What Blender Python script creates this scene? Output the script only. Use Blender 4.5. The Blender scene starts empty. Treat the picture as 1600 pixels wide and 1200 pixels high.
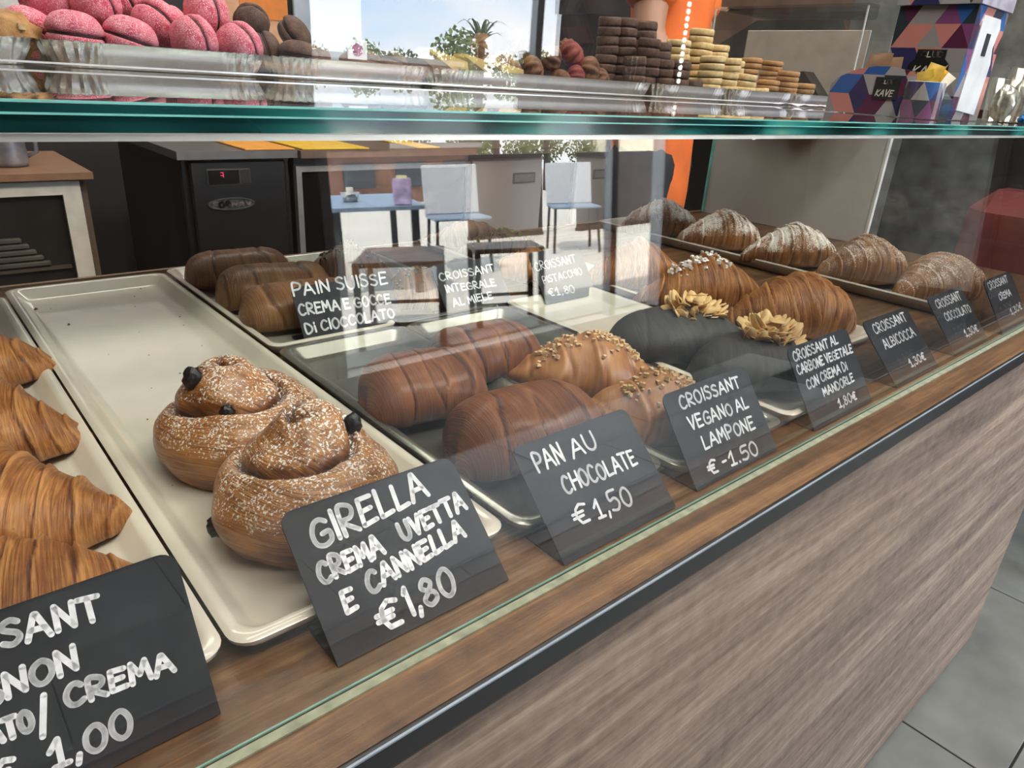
import bpy, math, random
import numpy as np
from mathutils import Vector, Matrix, noise
PI = math.pi
scene = bpy.context.scene
COL = scene.collection

# ------------------------------------------------------------------ camera
CAM_H = 0.27
cam_d = bpy.data.cameras.new('camera'); cam = bpy.data.objects.new('camera', cam_d); COL.objects.link(cam)
Rc = Matrix(((0.7567205, -0.2169265, 0.6166984), (-0.6508214, -0.3389952, 0.6793480), (0.0616892, -0.9154371, -0.3977051)))
# columns of Rc: image right, image down, forward, in world axes
right = Rc.col[0]; down = Rc.col[1]; fwd = Rc.col[2]
m = Matrix((( right.x, -down.x, -fwd.x, 0), (right.y, -down.y, -fwd.y, 0), (right.z, -down.z, -fwd.z, CAM_H), (0, 0, 0, 1)))
cam.matrix_world = m
cam_d.sensor_fit = 'HORIZONTAL'; cam_d.sensor_width = 36.0
cam_d.lens = 36.0 * 1100.2 / 1600.0
cam_d.clip_start = 0.01; cam_d.clip_end = 200
scene.camera = cam

# ------------------------------------------------------------------ world, sun, lamps, exposure
scene.view_settings.view_transform = 'Standard'; scene.view_settings.look = 'None'
scene.view_settings.exposure = 0.0; scene.view_settings.gamma = 1.0
scene.view_settings.use_curve_mapping = False
scene.cycles.caustics_reflective = False; scene.cycles.caustics_refractive = False
scene.cycles.sample_clamp_indirect = 6.0; scene.cycles.use_denoising = True
scene.cycles.max_bounces = 12; scene.cycles.transparent_max_bounces = 24; scene.cycles.glossy_bounces = 6
W = bpy.data.worlds.new('sky'); scene.world = W; W.use_nodes = True
nt = W.node_tree; nt.nodes.clear()
wo = nt.nodes.new('ShaderNodeOutputWorld'); bg = nt.nodes.new('ShaderNodeBackground')
tc = nt.nodes.new('ShaderNodeTexCoord'); mp = nt.nodes.new('ShaderNodeMapping'); mp.inputs['Scale'].default_value = (1.5, 1.5, 4)
ns = nt.nodes.new('ShaderNodeTexNoise'); ns.inputs['Scale'].default_value = 2.2; ns.inputs['Detail'].default_value = 6
cr = nt.nodes.new('ShaderNodeValToRGB')
cr.color_ramp.elements[0].position = .38; cr.color_ramp.elements[0].color = (.55, .76, .98, 1)
cr.color_ramp.elements[1].position = .60; cr.color_ramp.elements[1].color = (.95, .97, 1, 1)
nt.links.new(tc.outputs['Generated'], mp.inputs[0]); nt.links.new(mp.outputs[0], ns.inputs['Vector'])
nt.links.new(ns.outputs['Fac'], cr.inputs[0]); nt.links.new(cr.outputs[0], bg.inputs[0]); nt.links.new(bg.outputs[0], wo.inputs[0])
bg.inputs[1].default_value = 9.5
sd = bpy.data.lights.new('sun', 'SUN'); sd.energy = 30; sd.angle = .01; sd.color = (1, .95, .86)
so = bpy.data.objects.new('sun', sd); COL.objects.link(so)
so.rotation_euler = Vector((-.55, .25, 1.0)).to_track_quat('Z', 'Y').to_euler()
def area(name, loc, size, energy, color, target):
    d = bpy.data.lights.new(name, 'AREA'); d.shape = 'RECTANGLE'; d.size = size[0]; d.size_y = size[1]; d.energy = energy; d.color = color
    o = bpy.data.objects.new(name, d); COL.objects.link(o); o.location = loc
    o.rotation_euler = (Vector(loc) - Vector(target)).to_track_quat('Z', 'Y').to_euler(); return o
area('ceiling_lamp', (0.1, -.5, 2.1), (1.4, .5), 42, (1, .93, .84), (0.2, .35, 0))
area('ceiling_lamp', (1.7, -.3, 2.1), (1.4, .5), 42, (1, .93, .84), (1.5, .4, 0))
area('ceiling_lamp', (0.8, 2.2, 2.1), (1.8, .5), 26, (1, .93, .84), (.8, 2.2, 0))
area('ceiling_lamp', (.6, .62, 2.1), (1.6, .3), 12, (1, .93, .84), (.6, .55, 0))

# ------------------------------------------------------------------ materials
def newmat(name):
    m = bpy.data.materials.new(name); m.use_nodes = True
    return m, m.node_tree, m.node_tree.nodes['Principled BSDF']
def N(nt, t, **kw):
    n = nt.nodes.new(t)
    for k, v in kw.items():
        if k in n.inputs.keys() if isinstance(k, str) else False: n.inputs[k].default_value = v
        else: setattr(n, k, v)
    return n
def ramp(nt, fac, stops):
    r = nt.nodes.new('ShaderNodeValToRGB'); e = r.color_ramp.elements
    while len(e) < len(stops): e.new(.5)
    for i, (p, c) in enumerate(stops): e[i].position = p; e[i].color = (*c, 1) if len(c) == 3 else c
    nt.links.new(fac, r.inputs[0]); return r.outputs[0]
def noise_tex(nt, vec, scale, detail=4, rough=.5, mapping=None, dist=0):
    if mapping is not None:
        mpn = nt.nodes.new('ShaderNodeMapping'); mpn.inputs['Scale'].default_value = mapping
        nt.links.new(vec, mpn.inputs[0]); vec = mpn.outputs[0]
    n = nt.nodes.new('ShaderNodeTexNoise'); n.inputs['Scale'].default_value = scale; n.inputs['Detail'].default_value = detail
    n.inputs['Roughness'].default_value = rough; n.inputs['Distortion'].default_value = dist
    nt.links.new(vec, n.inputs['Vector']); return n.outputs['Fac']
def math_n(nt, op, a, b=None, clamp=False):
    n = nt.nodes.new('ShaderNodeMath'); n.operation = op; n.use_clamp = clamp
    for i, x in enumerate((a, b)):
        if x is None: continue
        if isinstance(x, (int, float)): n.inputs[i].default_value = x
        else: nt.links.new(x, n.inputs[i])
    return n.outputs[0]
def mix(nt, fac, a, b, mode='MIX'):
    n = nt.nodes.new('ShaderNodeMix'); n.data_type = 'RGBA'; n.blend_type = mode
    for s, x in ((n.inputs[0], fac), (n.inputs[6], a), (n.inputs[7], b)):
        if isinstance(x, (int, float)): s.default_value = x
        elif isinstance(x, tuple): s.default_value = (*x, 1) if len(x) == 3 else x
        else: nt.links.new(x, s)
    return n.outputs[2]
def bump(nt, h, strength, dist, bsdf, normal=None):
    b = nt.nodes.new('ShaderNodeBump'); b.inputs['Strength'].default_value = strength; b.inputs['Distance'].default_value = dist
    nt.links.new(h, b.inputs['Height'])
    if normal: nt.links.new(normal, b.inputs['Normal'])
    nt.links.new(b.outputs[0], bsdf.inputs['Normal']); return b.outputs[0]
def plain(name, col, rough=.5, metal=0, vary=.12, scale=30, bumpd=0, coat=0, spec=None):
    m, nt, b = newmat(name)
    t = nt.nodes.new('ShaderNodeTexCoord')
    f = noise_tex(nt, t.outputs['Object'], scale, 5)
    lo = tuple(c * (1 - vary) for c in col); hi = tuple(min(1, c * (1 + vary)) for c in col)
    nt.links.new(ramp(nt, f, [(.3, lo), (.7, hi)]), b.inputs['Base Color'])
    b.inputs['Roughness'].default_value = rough; b.inputs['Metallic'].default_value = metal
    b.inputs['Coat Weight'].default_value = coat
    if spec is not None: b.inputs['Specular IOR Level'].default_value = spec
    if bumpd: bump(nt, f, .6, bumpd, b)
    return m
def wood(name, c1, c2, c3, along=(1.2, 22, 22), rough=.45, bd=.0006, pscale=1.0):
    m, nt, b = newmat(name)
    t = nt.nodes.new('ShaderNodeTexCoord'); v = t.outputs['Object']
    big = noise_tex(nt, v, 2.2 * pscale, 6, .6, mapping=along, dist=.5)
    fine = noise_tex(nt, v, 14 * pscale, 6, .7, mapping=along, dist=.3)
    mott = noise_tex(nt, v, 60, 3, .6)
    f = math_n(nt, 'ADD', math_n(nt, 'MULTIPLY', big, .62), math_n(nt, 'MULTIPLY', fine, .38))
    c = ramp(nt, f, [(.37, c1), (.50, c2), (.63, c3)])
    c = mix(nt, .25, c, ramp(nt, mott, [(.3, c1), (.7, c3)]), 'MIX')
    nt.links.new(c, b.inputs['Base Color']); b.inputs['Roughness'].default_value = rough
    bump(nt, fine, .5, bd, b); return m
def glassy(name, tint=(1, 1, 1), r0=.05, dirt=0.0, k=.95):
    m = bpy.data.materials.new(name); m.use_nodes = True; nt = m.node_tree; nt.nodes.clear()
    o = nt.nodes.new('ShaderNodeOutputMaterial'); tr = nt.nodes.new('ShaderNodeBsdfTransparent'); gl = nt.nodes.new('ShaderNodeBsdfGlossy')
    tr.inputs[0].default_value = (*tint, 1); gl.inputs[0].default_value = (1, 1, 1, 1); gl.inputs['Roughness'].default_value = 0.0
    g = nt.nodes.new('ShaderNodeNewGeometry'); d = nt.nodes.new('ShaderNodeVectorMath'); d.operation = 'DOT_PRODUCT'
    nt.links.new(g.outputs['Normal'], d.inputs[0]); nt.links.new(g.outputs['Incoming'], d.inputs[1])
    c = math_n(nt, 'ABSOLUTE', d.outputs['Value']); c = math_n(nt, 'SUBTRACT', 1.0, c, True); c = math_n(nt, 'POWER', c, 5.0)
    c = math_n(nt, 'ADD', math_n(nt, 'MULTIPLY', c, k), r0)
    mx = nt.nodes.new('ShaderNodeMixShader'); nt.links.new(c, mx.inputs[0]); nt.links.new(tr.outputs[0], mx.inputs[1]); nt.links.new(gl.outputs[0], mx.inputs[2])
    out = mx.outputs[0]
    if dirt:
        t = nt.nodes.new('ShaderNodeTexCoord')
        f = noise_tex(nt, t.outputs['Object'], 6, 5, .65, mapping=(6, 1, .5))
        f = math_n(nt, 'MULTIPLY', math_n(nt, 'SUBTRACT', f, .45, True), dirt)
        df = nt.nodes.new('ShaderNodeBsdfDiffuse'); df.inputs[0].default_value = (.8, .8, .8, 1)
        m2 = nt.nodes.new('ShaderNodeMixShader'); nt.links.new(f, m2.inputs[0]); nt.links.new(out, m2.inputs[1]); nt.links.new(df.outputs[0], m2.inputs[2]); out = m2.outputs[0]
    nt.links.new(out, o.inputs[0]); return m

def pastry(name, dark, mid, light, lines=(46, 2.2), sugar=0.0, rough=.38, bd=.0009, sugar_lo=.35, sgap=.5, coat=.25, cs=.07, lw=.5):
    """baked dough: colour follows the rolled layers (uv), flour or sugar dust where the dough faces up"""
    m, nt, b = newmat(name)
    t = nt.nodes.new('ShaderNodeTexCoord'); uv = t.outputs['UV']; ob = t.outputs['Object']
    ln = noise_tex(nt, uv, 1.0, 5, .62, mapping=(lines[0], lines[1], 1), dist=.35)
    br = noise_tex(nt, ob, 38, 4, .6)
    at = nt.nodes.new('ShaderNodeAttribute'); at.attribute_name = 'crest'
    f = math_n(nt, 'ADD', math_n(nt, 'MULTIPLY', ln, lw), math_n(nt, 'MULTIPLY', br, 1 - lw))
    f = math_n(nt, 'ADD', f, math_n(nt, 'MULTIPLY', at.outputs['Fac'], cs))  # colour goes darker in the grooves, lighter on the layer lips
    c = ramp(nt, f, [(.33, dark), (.47, mid), (.61, light)])
    nt.links.new(c, b.inputs['Base Color'])
    rr = math_n(nt, 'ADD', math_n(nt, 'MULTIPLY', br, .3), rough - .15)
    bn = bump(nt, math_n(nt, 'ADD', ln, math_n(nt, 'MULTIPLY', br, .4)), .8, bd, b)
    b.inputs['Coat Weight'].default_value = coat; b.inputs['Coat Roughness'].default_value = .25
    if sugar > 0:
        g = nt.nodes.new('ShaderNodeNewGeometry'); sx = nt.nodes.new('ShaderNodeSeparateXYZ'); nt.links.new(g.outputs['Normal'], sx.inputs[0])
        up = math_n(nt, 'MULTIPLY', math_n(nt, 'SUBTRACT', sx.outputs[2], sugar_lo, True), 1.7)
        sp = noise_tex(nt, ob, 620, 2, .7); pat = noise_tex(nt, ob, 42, 3, .6)
        k = math_n(nt, 'MULTIPLY', math_n(nt, 'ADD', up, math_n(nt, 'MULTIPLY', math_n(nt, 'SUBTRACT', pat, .5), 5.0)), sugar)
        msk = math_n(nt, 'SUBTRACT', math_n(nt, 'ADD', sp, math_n(nt, 'MULTIPLY', k, .05)), 1 - .5 + sgap * .2)
        msk = math_n(nt, 'MULTIPLY', msk, 14, True)
        on = math_n(nt, 'GREATER_THAN', up, 0.001); msk = math_n(nt, 'MULTIPLY', msk, on)
        nt.links.new(mix(nt, msk, c, (.88, .84, .78)), b.inputs['Base Color'])
        rr = math_n(nt, 'ADD', rr, math_n(nt, 'MULTIPLY', msk, .5))
    nt.links.new(rr, b.inputs['Roughness'])
    return m

M = {}
M['deck'] = wood('dark_wood_deck', (.030, .013, .005), (.105, .050, .021), (.28, .155, .07), along=(1.0, 26, 26), rough=.34)
M['front'] = wood('counter_front_wood', (.090, .056, .044), (.27, .185, .143), (.52, .39, .30), along=(.9, 15, 15), rough=.5, pscale=.9)
M['black_trim'] = plain('black_trim', (.015, .015, .017), .35)
M['groove'] = plain('grey_green_silicone', (.26, .28, .20), .6, vary=.25, scale=120)
M['glass'] = glassy('clear_glass', r0=.052, dirt=.03)
M['shelf_glass'] = glassy('shelf_glass', tint=(.94, .975, .96), r0=.06)
M['acrylic'] = glassy('clear_acrylic', tint=(.97, .97, .96), r0=.06)
M['steel'] = plain('brushed_steel', (.55, .55, .53), .28, 1, vary=.1)
M['chrome'] = plain('bright_metal', (.90, .91, .93), .3, .4, vary=.04)
M['tray_white'] = plain('cream_melamine', (.68, .63, .53), .16, vary=.04, coat=.5)
M['tray_steel'] = plain('dull_steel_tray', (.42, .42, .37), .26, .85, vary=.15, scale=18)
M['tray_grey'] = plain('grey_beige_tray', (.50, .46, .40), .3, vary=.1)
M['slate'] = plain('chalkboard_black', (.015, .017, .021), .55, vary=.35, scale=25, spec=.3)
M['chalk'] = plain('chalk_paint', (.86, .87, .88), .8, vary=.12, scale=260)
M['foil'] = plain('silver_card', (.80, .83, .89), .27, .8, vary=.04)
M['aluminium'] = plain('aluminium_strip', (.62, .61, .57), .4, .6)

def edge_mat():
    m, nt, b = newmat('green_edge_painted_refraction')
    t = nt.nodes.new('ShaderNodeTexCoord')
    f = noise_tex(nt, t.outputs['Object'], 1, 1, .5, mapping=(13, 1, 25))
    nt.links.new(ramp(nt, f, [(.36, (.003, .022, .024)), (.45, (.012, .10, .10)), (.50, (.02, .17, .16)), (.56, (.05, .36, .33)), (.64, (.12, .48, .40)), (.68, (.50, .75, .50))]), b.inputs['Base Color'])  # dark and pale bands paint the images refracted in the edge
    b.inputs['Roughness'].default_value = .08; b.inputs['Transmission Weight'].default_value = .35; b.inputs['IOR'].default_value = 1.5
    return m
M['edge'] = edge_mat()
M['edge_line'] = plain('pale_green_glass_line', (.22, .62, .58), .15, vary=.2)

# ------------------------------------------------------------------ mesh helpers
def tag(o, label=None, cat=None, group=None, kind=None):
    if label: o['label'] = label
    if cat: o['category'] = cat
    if group: o['group'] = group
    if kind: o['kind'] = kind
    return o
def empty(name, loc=(0, 0, 0), rz=0, label=None, cat=None, group=None):
    o = bpy.data.objects.new(name, None); COL.objects.link(o); o.location = loc; o.rotation_euler = (0, 0, rz); o.empty_display_size = .02
    return tag(o, label, cat, group)
class MB:
    def __init__(s): s.v = []; s.f = []; s.mi = []; s.uv = None; s.cr = None
    def add(s, vs, fs, mi=0):
        k = len(s.v); s.v += [tuple(p) for p in vs]; s.f += [tuple(i + k for i in f) for f in fs]; s.mi += [mi] * len(fs); return s
    def box(s, x0, y0, z0, x1, y1, z1, mi=0, bev=0):
        if bev <= 0:
            return s.add([(x0, y0, z0), (x1, y0, z0), (x1, y1, z0), (x0, y1, z0), (x0, y0, z1), (x1, y0, z1), (x1, y1, z1), (x0, y1, z1)],
                  [(0, 3, 2, 1), (4, 5, 6, 7), (0, 1, 5, 4), (1, 2, 6, 5), (2, 3, 7, 6), (3, 0, 4, 7)], mi)
        b = bev
        P = []; 
        for z, i in ((z0, b), (z0 + b, 0), (z1 - b, 0), (z1, b)):
            for x, y in ((x0 + i + (b if not i else 0), y0 + i), (x1 - i - (b if not i else 0), y0 + i), (x1 - i, y0 + i + (b if not i else 0)), (x1 - i, y1 - i - (b if not i else 0)),
                         (x1 - i - (b if not i else 0), y1 - i), (x0 + i + (b if not i else 0), y1 - i), (x0 + i, y1 - i - (b if not i else 0)), (x0 + i, y0 + i + (b if not i else 0))):
                P.append((x, y, z))
        F = [tuple(reversed(range(8))), tuple(range(24, 32))]
        for r in range(3):
            for j in range(8): F.append((r * 8 + j, r * 8 + (j + 1) % 8, r * 8 + 8 + (j + 1) % 8, r * 8 + 8 + j))
        return s.add(P, F, mi)
    def tube(s, pts, rad, n=10, mi=0, caps=True):
        pts = [Vector(p) for p in pts]; L = len(pts)
        rad = rad if isinstance(rad, (list, tuple)) else [rad] * L
        P = []; up = None
        for i, p in enumerate(pts):
            t = (pts[min(i + 1, L - 1)] - pts[max(i - 1, 0)]).normalized()
            if up is None: up = t.orthogonal().normalized()
            a = (up - t * up.dot(t)).normalized(); up = a; bb = t.cross(a)
            for j in range(n):
                w = 2 * PI * j / n; P.append(p + (a * math.cos(w) + bb * math.sin(w)) * rad[i])
        F = [(i * n + j, i * n + (j + 1) % n, (i + 1) * n + (j + 1) % n, (i + 1) * n + j) for i in range(L - 1) for j in range(n)]
        if caps: F += [tuple(reversed(range(n))), tuple(range((L - 1) * n, L * n))]
        return s.add(P, F, mi)
    def lathe(s, prof, n=24, c=(0, 0, 0), mi=0, jit=0, seed=0):
        P = []
        for r, z in prof:
            for j in range(n):
                a = 2 * PI * j / n; q = 1
                if jit: q = 1 + jit * noise.noise(Vector((math.cos(a) * 2.2 + seed, math.sin(a) * 2.2, z * 90)))
                P.append((c[0] + r * q * math.cos(a), c[1] + r * q * math.sin(a), c[2] + z))
        L = len(prof)
        F = [(i * n + j, i * n + (j + 1) % n, (i + 1) * n + (j + 1) % n, (i + 1) * n + j) for i in range(L - 1) for j in range(n)]
        if prof[0][0] > 1e-6: F.append(tuple(reversed(range(n))))
        if prof[-1][0] > 1e-6: F.append(tuple(range((L - 1) * n, L * n)))
        return s.add(P, F, mi)
    def prism(s, poly, axis, a, b, mi=0):
        """extrude a 2D polygon along an axis ('x','y','z') between a and b"""
        def pt(p, q):
            return {'x': (q, p[0], p[1]), 'y': (p[0], q, p[1]), 'z': (p[0], p[1], q)}[axis]
        n = len(poly); P = [pt(p, a) for p in poly] + [pt(p, b) for p in poly]
        F = [tuple(reversed(range(n))), tuple(range(n, 2 * n))] + [(i, (i + 1) % n, n + (i + 1) % n, n + i) for i in range(n)]
        return s.add(P, F, mi)
    def build(s, name, mats, parent=None, smooth=False, loc=None, rot=None):
        me = bpy.data.meshes.new(name); me.from_pydata(s.v, [], s.f)
        for mm in (mats if isinstance(mats, (list, tuple)) else [mats]): me.materials.append(mm)
        if any(s.mi): me.polygons.foreach_set('material_index', s.mi)
        if s.uv is not None:
            u = me.uv_layers.new(name='UVMap'); li = np.zeros(len(me.loops), int); me.loops.foreach_get('vertex_index', li)
            u.data.foreach_set('uv', np.array(s.uv, dtype=np.float32)[li].ravel())
        if s.cr is not None:
            a = me.attributes.new('crest', 'FLOAT', 'POINT'); a.data.foreach_set('value', np.array(s.cr, dtype=np.float32))
        if smooth: me.polygons.foreach_set('use_smooth', [True] * len(me.polygons))
        me.update()
        bmf = None
        o = bpy.data.objects.new(name, me); COL.objects.link(o)
        if parent: o.parent = parent
        if loc is not None: o.location = loc
        if rot is not None: o.rotation_euler = rot
        return o
def dup(root, loc=None, rot=None, scale=None, label=None, group=None):
    r = root.copy(); COL.objects.link(r)
    if loc is not None: r.location = loc
    if rot is not None: r.rotation_euler = rot
    if scale is not None: r.scale = (scale,) * 3 if isinstance(scale, (int, float)) else scale
    if label: r['label'] = label
    if group: r['group'] = group
    for ch in list(root.children):
        c = ch.copy(); COL.objects.link(c); c.parent = r
        for g in ch.children:
            d = g.copy(); COL.objects.link(d); d.parent = c
    return r
def rrect(x0, y0, x1, y1, r, n=6):
    P = []
    for cx, cy, a0 in ((x1 - r, y0 + r, -PI / 2), (x1 - r, y1 - r, 0), (x0 + r, y1 - r, PI / 2), (x0 + r, y0 + r, PI)):
        for i in range(n + 1):
            a = a0 + PI / 2 * i / n; P.append((cx + r * math.cos(a), cy + r * math.sin(a)))
    return P
def shell(mb, loops, close_bottom=True, mi=0):
    """loops: lists of equal-length 3D rings, joined one to the next; first ring gets a cap"""
    n = len(loops[0]); P = [p for l in loops for p in l]
    F = [(i * n + j, i * n + (j + 1) % n, (i + 1) * n + (j + 1) % n, (i + 1) * n + j) for i in range(len(loops) - 1) for j in range(n)]
    if close_bottom: F.append(tuple(reversed(range(n)))); 
    F.append(tuple(range((len(loops) - 1) * n, len(loops) * n)))
    return mb.add(P, F, mi)
def struct(name, mb, mat, smooth=False, label=None):
    o = mb.build(name, mat, smooth=smooth); o['kind'] = 'structure'; return o

# ------------------------------------------------------------------ the room
FZ = -.80; DECK_Y0 = .193
M['floor_tile'] = plain('grey_floor_tile', (.19, .20, .19), .45, vary=.35, scale=5, bumpd=.0004)
M['grout'] = plain('dark_grout', (.02, .022, .022), .8)
M['wall_dark'] = plain('dark_brown_wall', (.020, .017, .016), .6)
M['wall_tan'] = plain('tan_brown_wall', (.24, .13, .08), .7, vary=.25, scale=3)
M['wall_stone'] = plain('grey_stone_wall', (.30, .30, .27), .8, vary=.4, scale=7, bumpd=.01)
M['ceiling'] = plain('white_ceiling', (.75, .73, .70), .8)
fl = struct('floor', MB().box(-2.2, -2.6, FZ - .05, 6.0, 3.1, FZ - .004), M['grout'])
k = 0; TS = .60
tmb = MB().box(.002, .002, FZ - .004, TS * .5 * 1 - .002 + .3, .298, FZ, bev=.001)
t0 = None
for i in range(-1, 5):
    for j in range(-5, 2):
        x = .045 + i * .60 + (.30 if j % 2 else 0) ; y = .193 + j * .30 - .15
        if x + .6 > 3.4: continue
        if t0 is None:
            t0 = tmb.build('tile', M['floor_tile'], fl); o = t0
        else:
            o = t0.copy(); COL.objects.link(o)
        o.location = (x, y, 0)
struct('ceiling', MB().box(-2.2, -2.7, 2.2, 6.0, 3.1, 2.3), M['ceiling'])
struct('wall_back', MB().box(-2.2, 3.0, FZ, 6.0, 3.1, 2.2), M['wall_dark'])
wb = struct('trim_1', MB().box(3.7, 2.97, .10, 6.0, 3.0, 2.2), M['wall_tan'])
struct('wall_left', MB().box(-2.3, -2.7, FZ - .05, -2.2, 3.1, 2.3), M['wall_dark'])
struct('wall_right', MB().box(6.0, -2.7, FZ - .05, 6.1, 3.1, 2.3), M['wall_stone'])
wf = MB(); OX0, OX1, OZ = 1.50, 4.05, 1.95
wf.box(-2.2, -2.7, FZ - .05, OX0, -2.6, 2.2); wf.box(OX1, -2.7, FZ - .05, 6.0, -2.6, 2.2); wf.box(OX0, -2.7, OZ, OX1, -2.6, 2.2)
struct('wall_front', wf, plain('brown_front_wall', (.06, .035, .026), .7))
df = MB(); df.box(OX0, -2.68, FZ, OX0 + .05, -2.58, OZ); df.box(OX1 - .05, -2.68, FZ, OX1, -2.58, OZ); df.box(OX0, -2.68, OZ - .05, OX1, -2.58, OZ)
df.box(3.50, -2.66, FZ, 3.56, -2.60, OZ)
df.box(OX0 + .05, -2.67, .27, 1.90, -2.61, OZ - .05)  # added panel, keeps part of the sky out of the upper glass reflection
struct('door_1', df, plain('grey_frame_and_added_panel', (.35, .36, .37), .4, .3))

# ------------------------------------------------------------------ counter
c = empty('display_counter', (.6, .6, FZ), 0, 'long pastry display counter with walnut front, dark wooden deck and black edge strip', 'counter')
def part(mb, name, mat, parent, smooth=False):
    o = mb.build(name, mat, smooth=smooth); o.parent = parent
    o.matrix_parent_inverse = Matrix.Translation(parent.location).inverted() if parent.rotation_euler.z == 0 else (Matrix.Translation(parent.location) @ parent.rotation_euler.to_matrix().to_4x4()).inverted()
    return o
CX0, CX1 = -1.0, 1.53
p = part(MB().box(CX0, DECK_Y0 + .006, FZ + .05, CX1, .96, -.022), 'front_panel', M['front'], c)
part(MB().box(CX0, DECK_Y0 + .035, FZ, CX1, .93, FZ + .05), 'plinth', plain('dark_plinth', (.07, .06, .05), .5), c)
part(MB().box(CX0, DECK_Y0 + .0015, -.022, CX1, 1.005, 0), 'deck', M['deck'], c)
part(MB().box(CX0, DECK_Y0 - .002, -.0155, CX1, DECK_Y0 + .0015, -.0006), 'edge_strip', M['black_trim'], c)
part(MB().box(CX0, DECK_Y0 - .0024, -.0008, CX1, DECK_Y0 - .0012, .0003), 'edge_bevel', plain('grey_blue_bevel', (.28, .33, .40), .25), c)
part(MB().box(CX0, .2215, .0, CX1, .2265, .0011), 'glass_seal', M['groove'], c)
part(MB().box(CX0, 1.005, -.03, CX1, 1.012, .004), 'rear_lip', plain('tan_wood_lip', (.30, .19, .11), .5), c)

# glass of the case
TL = math.radians(3.6); SH_T = .2570; SH_B = .2485
def pane(name, x0, x1, y, z0, z1, th, tilt, mat, label, cat='glass'):
    mb = MB(); dz = z1 - z0; dy = math.tan(tilt) * dz
    mb.add([(x0, y, z0), (x1, y, z0), (x1, y + th, z0), (x0, y + th, z0), (x0, y + dy, z1), (x1, y + dy, z1), (x1, y + th + dy, z1), (x0, y + th + dy, z1)],
           [(0, 3, 2, 1), (4, 5, 6, 7), (0, 1, 5, 4), (1, 2, 6, 5), (2, 3, 7, 6), (3, 0, 4, 7)])
    return tag(mb.build(name, mat), label, cat)
e = empty('front_glass', (.6, .2275, 0), 0, 'large front glass pane standing on the dark deck before the pastries, leaning slightly back', 'glass')
mb = MB(); dy = math.tan(TL) * .2465
mb.add([(CX0, .2275, .0012), (1.5, .2275, .0012), (1.5, .2275 + dy, .2465), (CX0, .2275 + dy, .2465)], [(0, 1, 2, 3)])
mb.add([(CX0, .2335, .0012), (1.5, .2335, .0012), (1.5, .2335 + dy, .2465), (CX0, .2335 + dy, .2465)], [(0, 3, 2, 1)])
part(mb, 'pane', M['glass'], e)
part(MB().box(CX0, .2274, .0009, 1.5, .2284, .0018), 'lower_edge', plain('dim_green_glass_edge', (.16, .30, .24), .3), e)
sg = empty('shelf_glass', (.6, .6, SH_B), 0, 'thick horizontal glass shelf with green front edge above the pastries', 'shelf')
part(MB().box(CX0, .2362, SH_B, 1.525, .975, SH_T), 'slab', M['shelf_glass'], sg)
part(MB().box(CX0, .2345, SH_B + .0002, 1.525, .2358, SH_T - .0008), 'front_edge', M['edge'], sg)
part(MB().box(CX0, .2338, SH_B + .0048, 1.525, .2344, SH_B + .0054), 'edge_line', M['edge_line'], sg)  # thin strip painted for the rear edge mirrored inside the glass
part(MB().box(CX0, .2347, SH_T - .0007, 1.525, .2362, SH_T), 'edge_bevel', M['edge_line'], sg)
tag(MB().box(CX0, .2350, SH_B - .0022, 1.525, .2500, SH_B - .0002).build('support_strip', M['aluminium']), 'narrow pale metal strip under the green front edge of the glass shelf', 'strip')
ug = empty('upper_glass', (.6, .622, SH_T), 0, 'upright clear glass screen on the shelf in front of the silver cookie trays', 'glass')
mb = MB(); mb.add([(CX0, .622, .2605), (1.52, .622, .2605), (1.52, .622, .78), (CX0, .622, .78)], [(0, 1, 2, 3)])
mb.add([(CX0, .627, .2605), (1.52, .627, .2605), (1.52, .627, .78), (CX0, .627, .78)], [(0, 3, 2, 1)])
part(mb, 'pane', M['glass'], ug)
part(MB().box(CX0, .6215, .2592, 1.52, .6275, .2604), 'lower_rail', M['chrome'], ug)
# end wall of the case: clear glass in front, white panel at the back
ge = empty('end_glass', (1.5, .4, 0), 0, 'clear glass end pane of the case, right of the sugared croissants', 'glass')
part(MB().add([(1.5, .245, .001), (1.5, .61, .001), (1.5, .61, .2480), (1.5, .257, .2480)], [(0, 1, 2, 3)]), 'pane', M['acrylic'], ge)
we = empty('white_end_panel', (1.5, .82, 0), 0, 'translucent white panel closing the rear right end of the case', 'panel')
part(MB().box(1.497, .612, .0012, 1.502, 1.0, .2475), 'sheet', plain('frosted_white_sheet', (.62, .60, .59), .25, vary=.06, scale=4), we)
part(MB().box(1.494, .607, .0012, 1.504, .612, .2475), 'edge_profile', plain('pale_profile', (.85, .85, .83), .3), we)
part(MB().box(1.494, 1.0, .0012, 1.502, 1.006, .2475), 'rear_profile', M['edge_line'], we)

# ------------------------------------------------------------------ pastry trays on the deck
def deck_tray(x0, y0, x1, y1, mat, label, h=.014, rim=.010, r=.012, z=0.0008, name='pastry_tray', group=None):
    o = empty(name, ((x0 + x1) / 2, (y0 + y1) / 2, z), 0, label, 'tray', group)
    mb = MB(); w = (x1 - x0) / 2; l = (y1 - y0) / 2
    def ring(i, zz, rr): return [(a, b, zz) for a, b in rrect(-w + i, -l + i, w - i, l - i, max(.002, rr), 5)]
    L = [ring(rim * 1.3, 0, r * .8), ring(rim * .55, .003, r * .9), ring(0, h - .004, r), ring(-.0005, h - .0015, r), ring(.0015, h, r), ring(rim * .55, h, r * .9), ring(rim * .8, h - .0015, r * .85), ring(rim * 1.5, .0042, r * .7), ring(rim * 1.9, .0022, r * .6)]
    shell(mb, L)
    mb.build('dish', mat, o, smooth=True)
    md = o.children[0].modifiers.new('es', 'EDGE_SPLIT'); md.split_angle = math.radians(50)
    return o
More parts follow.
